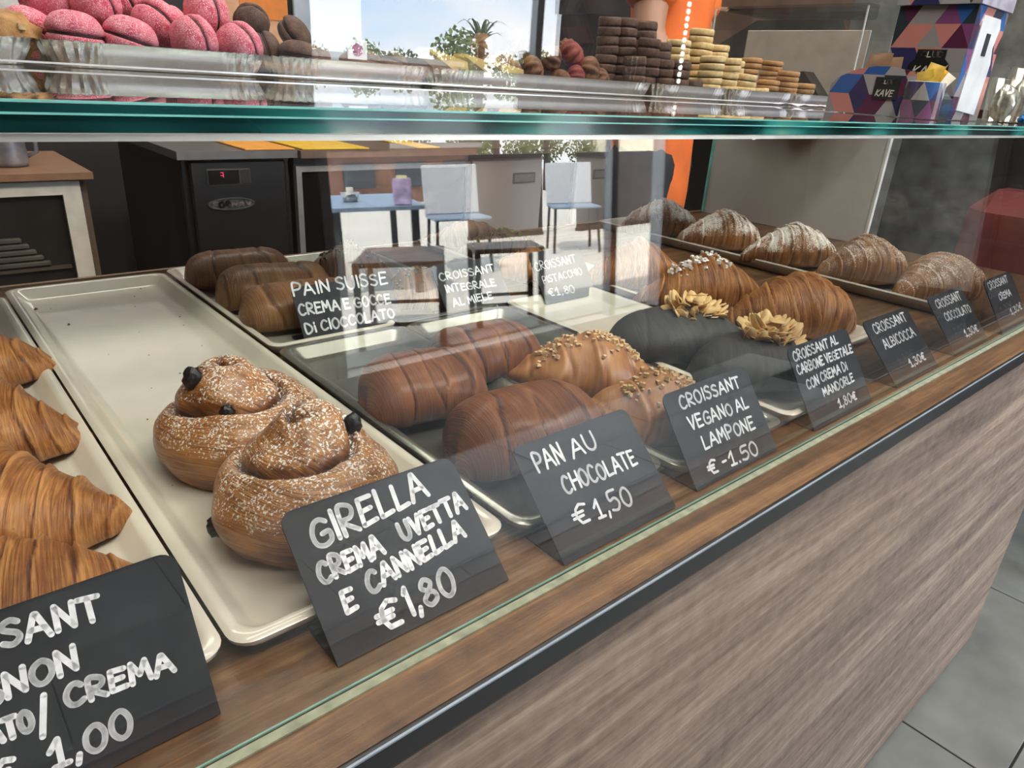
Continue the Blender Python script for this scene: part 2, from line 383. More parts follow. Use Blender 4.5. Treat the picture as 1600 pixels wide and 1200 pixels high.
deck_tray(-.095, .272, .0765, .93, M['tray_white'], 'cream tray with golden croissants at the left end of the case')
wt = deck_tray(.0795, .270, .2500, .955, M['tray_white'], 'long cream tray holding the two round buns, its rear half empty')
deck_tray(.256, .262, .400, .628, M['tray_steel'], 'dull steel tray with ribbed chocolate rolls behind the third slate sign from the left', r=.014)
deck_tray(.256, .634, .400, .97, M['tray_white'], 'cream tray with three striped dark rolls at the back of the case', rim=.008)
deck_tray(.402, .249, .548, .628, M['tray_steel'], 'dull steel tray with nut topped croissants', r=.014)
deck_tray(.402, .634, .548, .97, M['tray_steel'], 'steel tray under the seeded croissants in the rear row')
deck_tray(.558, .250, .710, .64, M['tray_white'], 'cream tray under the two black croissants', rim=.009)
deck_tray(.655, .66, .81, .985, M['tray_steel'], 'steel tray under the pistachio croissants in the rear row')
deck_tray(.740, .315, .886, .70, M['tray_white'], 'cream tray with large plain and sugar grained croissants', rim=.008)
deck_tray(1.082, .310, 1.240, .97, M['tray_grey'], 'grey beige tray with five icing sugared croissants at the right', h=.017, rim=.008)
# crumbs on the empty half of the tray
rnd = random.Random(5)
crm = plain('brown_crumb', (.16, .08, .03), .8)
cb = MB()
cpos = [(.10, .90, .004), (.113, .895, .0015), (.118, .83, .003), (.20, .90, .0015), (.215, .93, .002), (.19, .86, .0014), (.22, .80, .0016), (.215, .77, .0014), (.16, .70, .0012), (.17, .64, .0016), (.19, .60, .0025), (.2, .585, .004), (.175, .595, .004), (.12, .56, .0018), (.14, .62, .001), (.13, .72, .001), (.17, .77, .001), (.21, .70, .0012), (.225, .65, .001), (.11, .5, .001), (.105, .45, .001), (.12, .39, .0012)]
for x, y, s in cpos:
    a = rnd.random() * 6; P = [(x + s * math.cos(a + t) * (.5 if t % 2 else 1), y + s * math.sin(a + t) * .6, .0034) for t in (0, 1.2, 2.5, 3.6, 5)]
    cb.add(P + [(x, y, .0034 + s * .5)], [(0, 1, 5), (1, 2, 5), (2, 3, 5), (3, 4, 5), (4, 0, 5), (4, 3, 2, 1, 0)])
tag(cb.build('crumbs', crm), 'scattered dark crumbs on the empty half of the cream tray', 'crumbs', kind='stuff')

# ------------------------------------------------------------------ rolled pastries
def roll(L, Wd, Ht, bend=.0, NS=5, lip=.05, shape='crescent', seed=0, NU=150, NV=48, wob=.05, tipr=.10, skew=.22, asym=0):
    mb = MB(); P = np.zeros((NU + 1, NV, 3)); CR = np.zeros((NU + 1, NV)); UV = np.zeros((NU + 1, NV, 2))
    rs = random.Random(seed); ph = [rs.random() * 6 for _ in range(4)]; NS_f = NS
    def env(a):
        a = min(1., max(0., a))
        if shape == 'crescent': return tipr + (1 - tipr) * (1 - a ** 1.55) ** .92
        if shape == 'roll': return .30 + .70 * (1 - a ** 5.5) ** .6
        if shape == 'stub': return tipr + (1 - tipr) * (1 - a ** 2.6) ** .62
    for i in range(NU + 1):
        t = i / NU; u = -math.cos(t * PI) * .35 + (2 * t - 1) * .65
        a = abs(u)
        if bend > 1e-3:
            th = u * bend; sx = math.sin(th) / math.sin(bend) * L / 2; sy = (math.cos(th) - math.cos(bend)) / math.sin(bend) * L / 2 * -1
            nx, ny = math.sin(th), -math.cos(th)
            nx, ny = -math.sin(th) * -1, -math.cos(th) * 1
        else: sx, sy, nx, ny = u * L / 2, 0, 0, -1
        endf = max(0., 1 - ((a) ** 22))**.5
        for j in range(NV):
            v = 2 * PI * j / NV
            s = a * NS_f + skew * math.sin(v + ph[0] + (0 if u > 0 else 1.3)) + .12 * math.sin(2 * v + ph[1]) + .35 * noise.noise(Vector((u * 4 + seed, math.cos(v) * .8, math.sin(v) * .8)))
            kk = math.floor(s); fr = s - kk
            e0 = env(kk / NS_f); e1 = env((kk + 1) / NS_f)
            sm = fr * fr * (3 - 2 * fr)
            ee = e0 + (e1 - e0) * (.25 * sm + .75 * fr) if shape == 'crescent' else env(a)
            gw = .050 if shape == 'roll' else .06
            groove = math.exp(-(fr / gw) ** 2) + math.exp(-((1 - fr) / gw) ** 2)
            lipb = math.exp(-((fr - .13) / .12) ** 2)
            if kk < 0: groove = 0; lipb = 0
            lv = lip * (1 + 1.1 * noise.noise(Vector((kk * 3.1 + seed, v * .8, u)))); r = ee * (1 + lv * lipb - max(lv, .034 if shape != 'stub' else .008) * 1.2 * groove)
            r *= endf
            cy = math.cos(v); cz = math.sin(v)
            # superellipse cross-section with a flat underside
            z = cz * Ht / 2 * r; y = cy * Wd / 2 * r
            if cz < 0: z = -Ht / 2 * r * (abs(cz) ** .6) * .62; y *= (1 - .10 * abs(cz))
            zc = .62 * Ht / 2 * r
            q = Vector((sx * 22 + seed * 7.1, y * 22, z * 22)); d = noise.noise(q) * wob
            z += d * Ht * .5 * (1 if cz > 0 else .2); y += noise.noise(q + Vector((9, 3, 1))) * wob * Wd * .5
            P[i, j] = (sx + nx * y, sy + ny * y * 1, max(0.0, z + zc)); CR[i, j] = lipb - groove * 1.6
            UV[i, j] = ((a if shape != 'roll' else a) + skew / NS_f * math.sin(v + ph[0]), abs(v - PI) / PI)
    F = []
    for i in range(NU):
        b = i * NV
        for j in range(NV): F.append((b + j, b + (j + 1) % NV, b + NV + (j + 1) % NV, b + NV + j))
    F.append(tuple(reversed(range(NV)))); F.append(tuple(range(NU * NV, NU * NV + NV)))
    mb.v = [tuple(x) for x in P.reshape(-1, 3)]; mb.f = F; mb.mi = [0] * len(F); mb.uv = UV.reshape(-1, 2); mb.cr = CR.ravel(); mb.P = P
    return mb

C_D, C_M, C_L = (.085, .024, .006), (.29, .100, .023), (.54, .24, .07)
M['croissant'] = pastry('golden_croissant', C_D, C_M, C_L, (85, 4.5), bd=.0026, coat=.12, cs=.09, lw=.6)
M['croissant_dust'] = pastry('sugared_croissant', (.09, .03, .009), (.26, .10, .03), (.46, .22, .08), (60, 2.5), sugar=1.9, bd=.0022, sugar_lo=.40)
M['croissant_dust_heavy'] = pastry('heavily_sugared_croissant', (.09, .03, .009), (.25, .10, .03), (.44, .21, .08), (60, 2.5), sugar=3.8, bd=.0022, sugar_lo=.22)
M['pac'] = pastry('ribbed_roll', (.075, .020, .008), (.20, .062, .022), (.34, .125, .045), (120, 1.2), bd=.0024, rough=.34, coat=.3, cs=.13, lw=.72)
M['suisse'] = pastry('dark_striped_roll', (.07, .028, .010), (.20, .085, .03), (.38, .19, .075), (110, 1.2), bd=.0020, cs=.08, lw=.68)
M['vegan'] = pastry('smooth_brown_croissant', (.20, .070, .018), (.34, .135, .038), (.46, .21, .07), (18, 1.4), bd=.0003, rough=.42, coat=.15)
M['black'] = pastry('charcoal_dough', (.012, .012, .0115), (.024, .0235, .022), (.042, .040, .037), (22, 2), bd=.0004, rough=.6, coat=0)
M['girella'] = pastry('bun_crust', (.050, .014, .004), (.22, .075, .017), (.46, .20, .055), (4.0, 46), sugar=1.45, sugar_lo=.28, bd=.0026, coat=.35, lw=.58, cs=.10)
M['filling'] = plain('dark_filling', (.03, .012, .010), .5)

def pastry_thing(name, mb, mat, loc, rz, label, cat, group=None, tilt=(0, 0)):
    o = empty(name, loc, math.radians(rz), label, cat, group); o.rotation_euler = (math.radians(tilt[0]), math.radians(tilt[1]), math.radians(rz))
    b = mb.build('crust', mat, o, smooth=True); return o
TZ = .0038
# left tray: croissants cut by the frame's left edge
pastry_thing('croissant', roll(.150, .098, .070, .75, 5, .06, seed=1), M['croissant'], (.022, .735, TZ), -22, 'farthest golden croissant on the left cream tray, beside the empty tray', 'croissant')
pastry_thing('croissant', roll(.160, .108, .080, .5, 6, .06, seed=2), M['croissant'], (.008, .582, TZ), -24, 'flaky golden croissant in the middle of the left cream tray', 'croissant')
pastry_thing('croissant', roll(.175, .105, .078, .5, 6, .06, seed=3), M['croissant'], (.002, .462, TZ), -30, 'golden croissant with a blunt tip reaching the right edge of the left cream tray', 'croissant')
pastry_thing('croissant', roll(.165, .110, .064, .4, 6, .06, seed=4), M['croissant'], (-.008, .362, TZ), -14, 'nearest golden croissant, just above the cut off slate sign at bottom left', 'croissant')
# ribbed rolls with three dark bands
g = None
def pac(seed, L, Wd, Ht, loc, rz, label, mat='pac'):
    mb = roll(L, Wd, Ht, 0.0, 2.1, .010, 'roll', seed, wob=.07, skew=.07)
    o = pastry_thing('chocolate_roll', mb, M[mat], loc, rz, label, 'pastry')
    return o
pac(11, .105, .082, .064, (.310, .452, TZ), -8, 'ribbed chocolate roll lying at the left behind the front one on the steel tray')
pac(12, .124, .084, .066, (.331, .346, TZ), -8, 'ribbed chocolate roll nearest the glass, behind the PAN AU CHOCOLATE sign')
pac(13, .108, .080, .062, (.408, .490, TZ), -6, 'ribbed chocolate roll right of the left rear one, touching the nut topped croissants')
pac(14, .132, .070, .056, (.325, .895, TZ), -6, 'dark striped roll at the very back of the rear cream tray', 'suisse')
pac(15, .136, .074, .060, (.330, .795, TZ), -8, 'dark striped roll, middle one of three on the rear cream tray', 'suisse')
pac(16, .130, .074, .060, (.322, .712, TZ), -8, 'dark striped roll directly behind the PAIN SUISSE sign', 'suisse')

def grains(name, mb_src, parent, mat, n, urange, spread, size, seed, kind='stuff', label=None, shape='chip'):
    """loose topping pieces resting on the upper crust"""
    rs = random.Random(seed); P = mb_src.P; NU, NV = P.shape[0] - 1, P.shape[1]; mb = MB()
    for _ in range(n):
        u = rs.uniform(*urange); i = int((u + 1) / 2 * NU); v = PI / 2 + rs.gauss(0, spread); j = int(v / (2 * PI) * NV) % NV
        p = Vector(P[i, j]); a = Vector(P[min(NU, i + 2), j]) - Vector(P[max(0, i - 2), j]); b = Vector(P[i, (j + 2) % NV]) - Vector(P[i, (j - 2) % NV])
        nn = a.cross(b).normalized()
        if nn.z < 0: nn = -nn
        s = size * rs.uniform(.6, 1.25); p = p + nn * s * .3
        q = Matrix.Rotation(rs.random() * 6, 3, 'Z') @ Matrix.Rotation(rs.random() * 2, 3, 'X')
        V = [p + q @ (Vector(c) * s * rs.uniform(.75, 1.1)) for c in ((-.6, -.4, -.35), (.6, -.35, -.4), (.55, .45, -.3), (-.5, .5, -.4), (-.45, -.4, .35), (.5, -.4, .4), (.4, .4, .35), (-.5, .35, .3))]
        mb.add(V, [(0, 3, 2, 1), (4, 5, 6, 7), (0, 1, 5, 4), (1, 2, 6, 5), (2, 3, 7, 6), (3, 0, 4, 7)])
    o = mb.build(name, mat, parent); o['kind'] = 'stuff'; return o
M['nut'] = plain('chopped_hazelnut', (.62, .42, .22), .6, vary=.3, scale=150)
M['pearl'] = plain('white_pearl_sugar', (.90, .88, .84), .5)
M['pist'] = plain('pistachio_crumb', (.30, .34, .06), .6, vary=.5, scale=200)
M['seed'] = plain('dark_and_pale_seeds', (.22, .18, .14), .5, vary=.8, scale=300)
def topped(seed, dims, mat, loc, rz, label, gm, gname, n, ur, sp, sz, bend=.6, NS=4, lip=.03, name='croissant', shape='crescent'):
    mb = roll(*dims, bend, NS, lip, shape, seed)
    o = pastry_thing(name, mb, M[mat], loc, rz, label, 'croissant')
    if gm: grains(gname, mb, o, M[gm], n, ur, sp, sz, seed)
    return o, mb
topped(21, (.155, .092, .070), 'vegan', (.478, .424, TZ), -30, 'smooth brown croissant with chopped nuts, the rear one on the steel tray', 'nut', 'chopped_nuts', 130, (-.55, .5), .28, .0038, NS=3)
topped(22, (.150, .088, .068), 'vegan', (.456, .330, TZ), -24, 'smooth brown croissant with chopped nuts nearest the glass, left of the VEGANO sign', 'nut', 'chopped_nuts', 115, (-.35, .55), .28, .0038, NS=3)
# rear row on steel trays
topped(31, (.125, .090, .072), 'suisse', (.452, .835, TZ), -30, 'sugar crusted seeded croissant left in the rear row, above the rear signs', 'seed', 'seeds', 90, (-.5, .6), .4, .003)
topped(32, (.120, .085, .062), 'suisse', (.478, .715, TZ), -20, 'dark seeded croissant right behind the INTEGRALE sign', 'seed', 'seeds', 90, (-.4, .6), .5, .003)
topped(33, (.140, .080, .058), 'suisse', (.740, .865, TZ), -28, 'dark croissant sprinkled with green pistachio crumbs', 'pist', 'pistachio_crumbs', 150, (-.8, .8), .45, .0035)
topped(34, (.140, .080, .056), 'suisse', (.738, .955, TZ), -25, 'brown croissant half hidden behind the pistachio sprinkled one', None, '', 0, None, 0, 0)
topped(35, (.13, .085, .058), 'vegan', (.690, .745, TZ), -28, 'croissant with pistachio tips behind the PISTACCHIO sign', 'pist', 'pistachio_crumbs', 60, (.3, .9), .5, .0035)
# right hand cream tray
topped(41, (.178, .104, .090), 'croissant', (.822, .405, TZ), -32, 'large plain golden croissant nearest the glass, left of the ALBICOCCA sign', None, '', 0, None, 0, 0, bend=.55, NS=5, lip=.07)
topped(42, (.184, .100, .086), 'croissant', (.806, .528, TZ), -32, 'golden croissant topped with white sugar grains', 'pearl', 'sugar_grains', 75, (-.45, .2), .28, .0046, bend=.5, NS=5, lip=.05)
topped(43, (.160, .098, .084), 'croissant', (.806, .640, TZ), -28, 'golden croissant at the back of the cream tray, behind the sugar grained one', None, '', 0, None, 0, 0, bend=.5, NS=5, lip=.06)
# five dusted croissants
D5 = [(51, (.156, .100, .086), (1.150, .865, TZ), -38, 'heavily sugared croissant farthest back on the right hand tray', 'croissant_dust_heavy'),
      (52, (.166, .098, .088), (1.160, .735, TZ), -34, 'heavily sugared croissant, second from the back on the right hand tray', 'croissant_dust_heavy'),
      (53, (.172, .098, .086), (1.164, .600, TZ), -32, 'sugared croissant in the middle of the right hand tray', 'croissant_dust_heavy'),
      (54, (.155, .102, .090), (1.168, .475, TZ), -28, 'golden sugar dusted croissant, second from the glass on the right hand tray', 'croissant_dust'),
      (55, (.156, .104, .084), (1.178, .365, TZ), -16, 'sugar dusted croissant nearest the glass, behind the CIOCCOLATO sign', 'croissant_dust')]
for sd_, dm, lc, rz, lb, mt in D5:
    pastry_thing('sugared_croissant', roll(*dm, .45, 6, .05, 'crescent', sd_, tipr=.22), M[mt], lc, rz, lb, 'croissant')

# black croissants with almond flakes
M['almond'] = plain('almond_flake', (.74, .50, .22), .45, vary=.25, scale=60)
def flake_mesh(seed):
    mb = MB(); n = 12; rs = random.Random(seed); P = []
    for k in range(n):
        a = 2 * PI * k / n; x = math.cos(a) * .0075 * (1 + .25 * math.cos(a)); y = math.sin(a) * .0048
        P.append((x, y, 22 * (x * x) * .6 + rs.uniform(-.0003, .0003)))
    P2 = [(x, y, z + .0006) for x, y, z in P]
    mb.add(P + P2 + [(0, 0, -.0002), (0, 0, .0005)], [(k, (k + 1) % n, n + (k + 1) % n, n + k) for k in range(n)] + [((k + 1) % n, k, 2 * n) for k in range(n)] + [(n + k, n + (k + 1) % n, 2 * n + 1) for k in range(n)])
    return mb
FL = [flake_mesh(s) for s in range(3)]; FLD = None
def black_croissant(seed, loc, rz, label, fc, dims=(.158, .108, .070)):
    mb = roll(*dims, .45, 2.4, .004, 'stub', seed, wob=.07, tipr=.15)
    o = pastry_thing('black_croissant', mb, M['black'], loc, rz, label, 'croissant')
    rs = random.Random(seed); first = None
    global FLD
    if FLD is None:
        FLD = []
        for q in FL:
            t = q.build('almond_flake', M['almond'], smooth=True); FLD.append(t.data); bpy.data.objects.remove(t)
    top = max(mb.v, key=lambda p: p[2])[2]
    for k in range(64):
        a = rs.random() * 6.28; r = .031 * math.sqrt(rs.random()); lay = max(0, 1 - r / .030)
        f = bpy.data.objects.new('almond_flake', FLD[k % 3]); COL.objects.link(f); f.parent = o
        dx, dy = fc[0] + r * math.cos(a), fc[1] + r * math.sin(a) * .75
        # height of the crust under the flake
        zz = top - .35 * (abs(dy) ** 1.6) * 5 - .15 * abs(dx) ** 1.6
        f.location = (dx, dy, zz + .001 + lay * .020 * rs.random())
        f.rotation_euler = (rs.uniform(-.7, .7), -.25 + rs.uniform(-.8, .3), a + rs.uniform(-.7, .7)); s = rs.uniform(1.0, 1.55); f.scale = (s, s, s)
    return o
black_croissant(61, (.624, .436, TZ), -24, 'black charcoal croissant with almond flakes, the rear one of two', (.014, -.016), (.158, .104, .064))
black_croissant(62, (.634, .340, TZ), -24, 'black charcoal croissant with almond flakes nearest the glass, left of its slate sign', (.004, -.014), (.146, .094, .062))

# round buns with raisins
def girella(seed, R, Ht, lean):
    NA, NT = 130, 90; mb = MB(); P = np.zeros((NT + 1, NA, 3)); UV = np.zeros((NT + 1, NA, 2)); CR = np.zeros((NT + 1, NA))
    for i in range(NT + 1):
        t = i / NT; th = -.55 + t * (PI / 2 + .55)
        for j in range(NA):
            a = 2 * PI * j / NA
            rho = math.cos(th) ** .80 if th < PI / 2 - 1e-6 else 0.
            z0 = .30 + .70 * math.sin(th) if th > 0 else .30 + .50 * math.sin(th)
            # coil: the strip of dough winds inwards and upwards
            s = 1.75 * (1 - rho) + .38 * max(0, -th) - a / (2 * PI) + .06 * math.sin(2 * a + seed); fr = s - math.floor(s)
            amp = min(1., max(0., (t - .16) / .25)) * min(1, rho * 4 + .15)
            gr = math.exp(-(fr / .12) ** 2) + math.exp(-((1 - fr) / .05) ** 2); bul = math.sin(fr * PI) ** .7
            kx, ky = rho * math.cos(a) - lean[0], rho * math.sin(a) - lean[1]; kd = math.hypot(kx, ky)
            kn = .25 * (1 / (1 + math.exp((kd - .36) * 13))) if th > 0 else 0
            d = noise.noise(Vector((math.cos(a) * 1.7 + seed, math.sin(a) * 1.7, t * 3))) * .07 + noise.noise(Vector((math.cos(a) * 5 + seed, math.sin(a) * 5, t * 9))) * .022
            rr = R * rho * (1 + d + amp * (.045 * bul - .085 * gr))
            zz = Ht * (z0 * .80 + kn + amp * (.035 * bul - .09 * gr) * (.3 + .7 * max(0, math.sin(th))) + .07 * noise.noise(Vector((kx * 2 + seed, ky * 2, 1))) * t)
            P[i, j] = (rr * math.cos(a) + lean[0] * R * .25 * t * (1 - rho), rr * math.sin(a) + lean[1] * R * .25 * t * (1 - rho), max(0, zz - .036 * Ht)); UV[i, j] = (abs(a - PI) / PI, t + .10 * math.sin(a + 1) ); CR[i, j] = amp * (bul * .6 - gr * 1.5)
    F = [(i * NA + j, i * NA + (j + 1) % NA, (i + 1) * NA + (j + 1) % NA, (i + 1) * NA + j) for i in range(NT) for j in range(NA)]
    F.append(tuple(reversed(range(NA)))); F.append(tuple(range(NT * NA, NT * NA + NA)))
    mb.v = [tuple(x) for x in P.reshape(-1, 3)]; mb.f = F; mb.mi = [0] * len(F); mb.uv = UV.reshape(-1, 2); mb.cr = CR.ravel(); mb.P = P; return mb
M['raisin'] = plain('black_raisin', (.008, .006, .006), .35, vary=.5, scale=300, bumpd=.002)
def blob(r, seed, squash=(1, 1, 1)):
    mb = MB(); P = []; n = 16; L = 10
    for i in range(L + 1):
        th = PI * i / L
        for j in range(n):
            a = 2 * PI * j / n; d = Vector((math.sin(th) * math.cos(a), math.sin(th) * math.sin(a), math.cos(th)))
            q = r * (1 + .30 * noise.noise(d * 2.6 + Vector((seed, 0, 0)))); P.append((d.x * q * squash[0], d.y * q * squash[1], d.z * q * squash[2]))
    return mb.add(P, [(i * n + j, (i + 1) * n + j, (i + 1) * n + (j + 1) % n, i * n + (j + 1) % n) for i in range(L) for j in range(n)])
def bun(seed, R, Ht, lean, loc, rz, label, raisins):
    mb = girella(seed, R, Ht, lean); o = pastry_thing('raisin_bun', mb, M['girella'], loc, rz, label, 'bun')
    for k, ((az, tt), r) in enumerate(raisins):
        p = Vector(mb.P[int(tt * 90), int(az / 360 * 130) % 130]); p.z += r * .35
        blob(r, k + seed, (1, .8, 1.25)).build('raisin', M['raisin'], o, smooth=True, loc=p)
    return o
bun(3, .059, .074, (-.12, .10), (.161, .462, TZ), 0, 'spiral bun with icing sugar and two raisins, the rear one of two', [((178, .82), .0066), ((236, .74), .0052)])
bun(8, .057, .076, (.05, .15), (.162, .359, TZ), -20, 'spiral bun with icing sugar nearest the glass, behind the GIRELLA sign', [((10, .80), .0058), ((195, .22), .0060)])

# ------------------------------------------------------------------ slate signs with handwritten prices
G = {'A': '0,0 .42,1 .5,1 .9,0;.2,.38 .74,.38', 'B': '.05,0 .05,1 .6,.92 .68,.72 .5,.55 .1,.5;.5,.55 .78,.35 .7,.1 .05,0', 'C': '.75,.85 .55,1 .3,.95 .08,.65 .05,.35 .2,.06 .5,0 .78,.14',
     'D': '.05,0 .05,1 .5,.9 .78,.5 .6,.12 .05,0', 'E': '.72,.97 .08,1 .04,0 .72,.04;.06,.52 .6,.54', 'G': '.8,.85 .55,1 .25,.92 .05,.55 .12,.15 .45,0 .8,.12 .82,.45 .48,.45', 'H': '.05,0 .05,1;.8,0 .8,1;.05,.5 .8,.52',
     'I': '.1,0 .1,1', 'i': '.1,0 .1,.62;.1,.85 .12,.95', 'J': '.6,1 .6,.2 .35,0 .1,.1', 'L': '.08,1 .05,0 .65,.04', 'M': '.02,0 .12,1 .45,.35 .8,1 .92,0', 'N': '.05,0 .08,1 .72,.02 .78,1', 'O': '.4,1 .12,.82 .03,.45 .2,.06 .5,0 .8,.3 .78,.75 .55,.98 .4,1',
     'P': '.06,0 .06,1 .55,.97 .72,.75 .55,.5 .08,.45', 'R': '.05,0 .06,1 .55,.95 .68,.74 .5,.52 .08,.48 .75,0', 'S': '.7,.88 .45,1 .15,.88 .15,.66 .6,.44 .68,.2 .4,0 .05,.12', 'T': '.0,1 .85,.97;.42,.98 .42,0', 'U': '.05,1 .05,.3 .3,0 .6,.06 .75,.4 .76,1',
     'V': '.02,1 .38,0 .76,1', 'Z': '.05,1 .7,1 .05,0 .75,0', '0': '.35,1 .08,.75 .05,.3 .3,0 .6,.12 .72,.55 .58,.92 .35,1', '1': '.05,.62 .38,1 .36,0;.1,.02 .62,.02', 'K': '.05,0 .05,1;.68,1 .08,.45 .72,0', 'F': '.7,.97 .06,1 .05,0;.06,.52 .55,.54', '|': '.05,.8 .18,1 .16,0', '3': '.08,.92 .45,1 .6,.78 .3,.55 .65,.35 .5,.03 .05,.06', '5': '.7,1 .15,.96 .1,.55 .5,.6 .7,.3 .45,0 .05,.06',
     '8': '.4,.52 .12,.75 .35,1 .62,.8 .4,.52 .08,.25 .3,0 .65,.15 .62,.4 .4,.52', ',': '.12,.12 .02,-.18', '.': '.05,.05 .09,.0', '/': '0,-.15 .6,1.05', '-': '.05,.45 .4,.47', '€': '.8,.9 .5,1 .25,.8 .18,.4 .35,.05 .75,.06;.0,.6 .6,.62;.0,.38 .55,.4', ' ': ''}
CURVY = set('CGOSU0358PRDBJ')
def glyph(ch):
    out = []
    for s in G[ch].split(';'):
        if s: out.append([tuple(float(q) for q in p.split(',')) for p in s.split()])
    return out
def catmull(pts, n=5):
    if len(pts) < 3: return pts
    closed = pts[0] == pts[-1]; o = []; m_ = len(pts)
    for i in range(m_ - 1):
        p0 = pts[i - 1] if i > 0 else (pts[-2] if closed else pts[0]); p1 = pts[i]; p2 = pts[i + 1]; p3 = pts[i + 2] if i + 2 < m_ else (pts[1] if closed else pts[-1])
        for k in range(n):
            t = k / n; o.append(tuple(.5 * (2 * b + (c_ - a) * t + (2 * a - 5 * b + 4 * c_ - d) * t * t + (3 * b - a - 3 * c_ + d) * t ** 3) for a, b, c_, d in zip(p0, p1, p2, p3)))
    o.append(pts[-1]); return o
def write(mb, text, u0, u1, v0, v1, h, wt, rs):
    adv = [(.42 if ch in ' ' else (max([p[0] for s in glyph(ch) for p in s]) + .24)) for ch in text]; tot = sum(adv) - .24; sx = (u1 - u0) / tot; x = 0
    for ch, a in zip(text, adv):
        hh = h * rs.uniform(.92, 1.06); dv = rs.uniform(-.04, .04) * h; sl = rs.uniform(-.03, .08)
        for st in glyph(ch):
            pts = catmull(st) if ch in CURVY else st
            Q = []
            for px, py in pts:
                uu = u0 + (x + px + sl * py) * sx; f = (uu - u0) / max(1e-6, u1 - u0); Q.append((uu, v0 + (v1 - v0) * f + dv + py * hh))
            for i, q in enumerate(Q):
                mb_disc(mb, q, wt * .5)
                if i: 
                    a_, b_ = Q[i - 1], q; dx, dy = b_[0] - a_[0], b_[1] - a_[1]; l = math.hypot(dx, dy) or 1e-6; nx, ny = -dy / l * wt * .5, dx / l * wt * .5
                    mb.add([(a_[0] + nx, a_[1] + ny, 0), (a_[0] - nx, a_[1] - ny, 0), (b_[0] - nx, b_[1] - ny, 0), (b_[0] + nx, b_[1] + ny, 0)], [(0, 1, 2, 3)])
        x += a
def mb_disc(mb, c, r):
    mb.add([(c[0] + r * math.cos(a * PI / 4), c[1] + r * math.sin(a * PI / 4), 0) for a in range(8)], [tuple(range(8))])
SIGN = None
def sign(x0, y0, yt, zt, w, lines, label, wt=.0017):
    """a bent slate plate: leaning face, fold at the deck, foot running back under it"""
    global SIGN
    sl = math.hypot(yt - y0, zt); ang = math.atan2(zt, yt - y0)
    zb_ = .0004 if y0 < .5 else .0050
    o = empty('price_sign', (x0, y0 + (.004 if y0 > .5 else 0), zb_), 0, label, 'sign')
    face = MB(); n = 6; r = .0075; t = .0011
    out = [(0, 0), (w, 0)] + [(w - r + r * math.cos(a * PI / 2 / n), sl - r + r * math.sin(a * PI / 2 / n)) for a in range(n + 1)] + [(r - r * math.sin(a * PI / 2 / n), sl - r + r * math.cos(a * PI / 2 / n)) for a in range(n + 1)]
    face.prism(out, 'z', 0, t)
    fo = face.build('face', M['slate'], o, rot=(ang, 0, 0))
    ft = MB().box(0, 0, 0, w, .034, .0011); ft.build('foot', M['slate'], o)
    L = MB(); rs = random.Random(int(x0 * 1000) + 3)
    for tx, u0, v0, u1, v1, h in lines: write(L, tx, u0 / 1000, u1 / 1000, v0 / 1000, v1 / 1000, h / 1000, wt, rs)
    L.v = [(a, b, .00025 + t) for a, b, c_ in L.v]
    lt = L.build('handwriting', M['chalk'], o, rot=(ang, 0, 0)); lt['label'] = 'white handwritten lettering'
    return o
sign(-.046, .2505, .289, .066, .110, [('CROISSANT', 5, 65, 77, 59, 10), ('MIGNON', 18, 42, 64, 43.5, 9), ('CIOCCOLATO', -2 + 4, 28, 45, 28.4, 7.5), ('/', 47, 25, 51, 25, 12), ('CREMA', 57, 30, 97, 26.7, 8), ('€', 28, 11, 36, 11, 10), ('1,00', 46.9, 10.3, 76, 8.8, 10.5)], 'slate sign cut off at the bottom left corner, ending in CREMA 1,00', .0024)
sign(.118, .243, .304, .0545, .110, [('GIRELLA', 12, 57.4, 85, 63.8, 15), ('CREMA', 8, 40, 45.7, 42.3, 10.5), ('UVETTA', 58.8, 44.1, 104.5, 48.5, 10.5), ('E', 14, 22, 20, 22.3, 11), ('CANNELLA', 29.4, 25.5, 95.7, 33.9, 10), ('€', 27, 5, 40, 4.7, 15), ('|,80', 45.1, 6.5, 75.8, 7.5, 14)], 'slate sign reading GIRELLA CREMA UVETTA E CANNELLA in front of the buns', .0028)
sign(.264, .233, .289, .055, .110, [('PAN', 12.2, 58, 36.5, 58.5, 13), ('AU', 44, 58, 67.9, 59.2, 11.5), ('CHOCOLATE', 25, 38.9, 95, 37.5, 11), ('€', 21.5, 17.2, 34.2, 16.9, 13), ('1,50', 39.8, 16.2, 74.5, 14.9, 13)], 'slate sign reading PAN AU CHOCOLATE in front of the ribbed rolls', .0019)
sign(.404, .2365, .281, .060, .112, [('CROISSANT', 16, 60, 96, 59.5, 9.5), ('VEGANO AL', 18, 43, 96, 41, 9.5), ('LAMPONE', 25, 25.5, 94, 23.8, 10), ('€', 20, 6.6, 31, 6, 11), ('-1.50', 38, 6, 86, 4, 11)], 'slate sign reading CROISSANT VEGANO AL LAMPONE in front of the nut topped croissants', .0019)
sign(.577, .2355, .278, .0635, .115, [('CROISSANT AL', 6, 63.6, 90, 64.6, 8.3), ('CARBONE VEGETALE', 5, 51, 111, 51.5, 8), ('CON CREMA Di', 12, 36, 90, 38.2, 8), ('MANDORLE', 34, 23.9, 95, 25.3, 7.5), ('1,80€', 52, 8.2, 88.5, 8.6, 8)], 'slate sign reading CROISSANT AL CARBONE VEGETALE in front of the black croissants', .0018)
sign(.75, .235, .287, .056, .112, [('CROISSANT', 15, 60, 98, 61.2, 10), ('ALBICOCCA', 19, 40.7, 99, 42, 10), ('1,30€', 50.6, 12.4, 92, 13.1, 9)], 'slate sign reading CROISSANT ALBICOCCA in front of the large golden croissant', .0018)
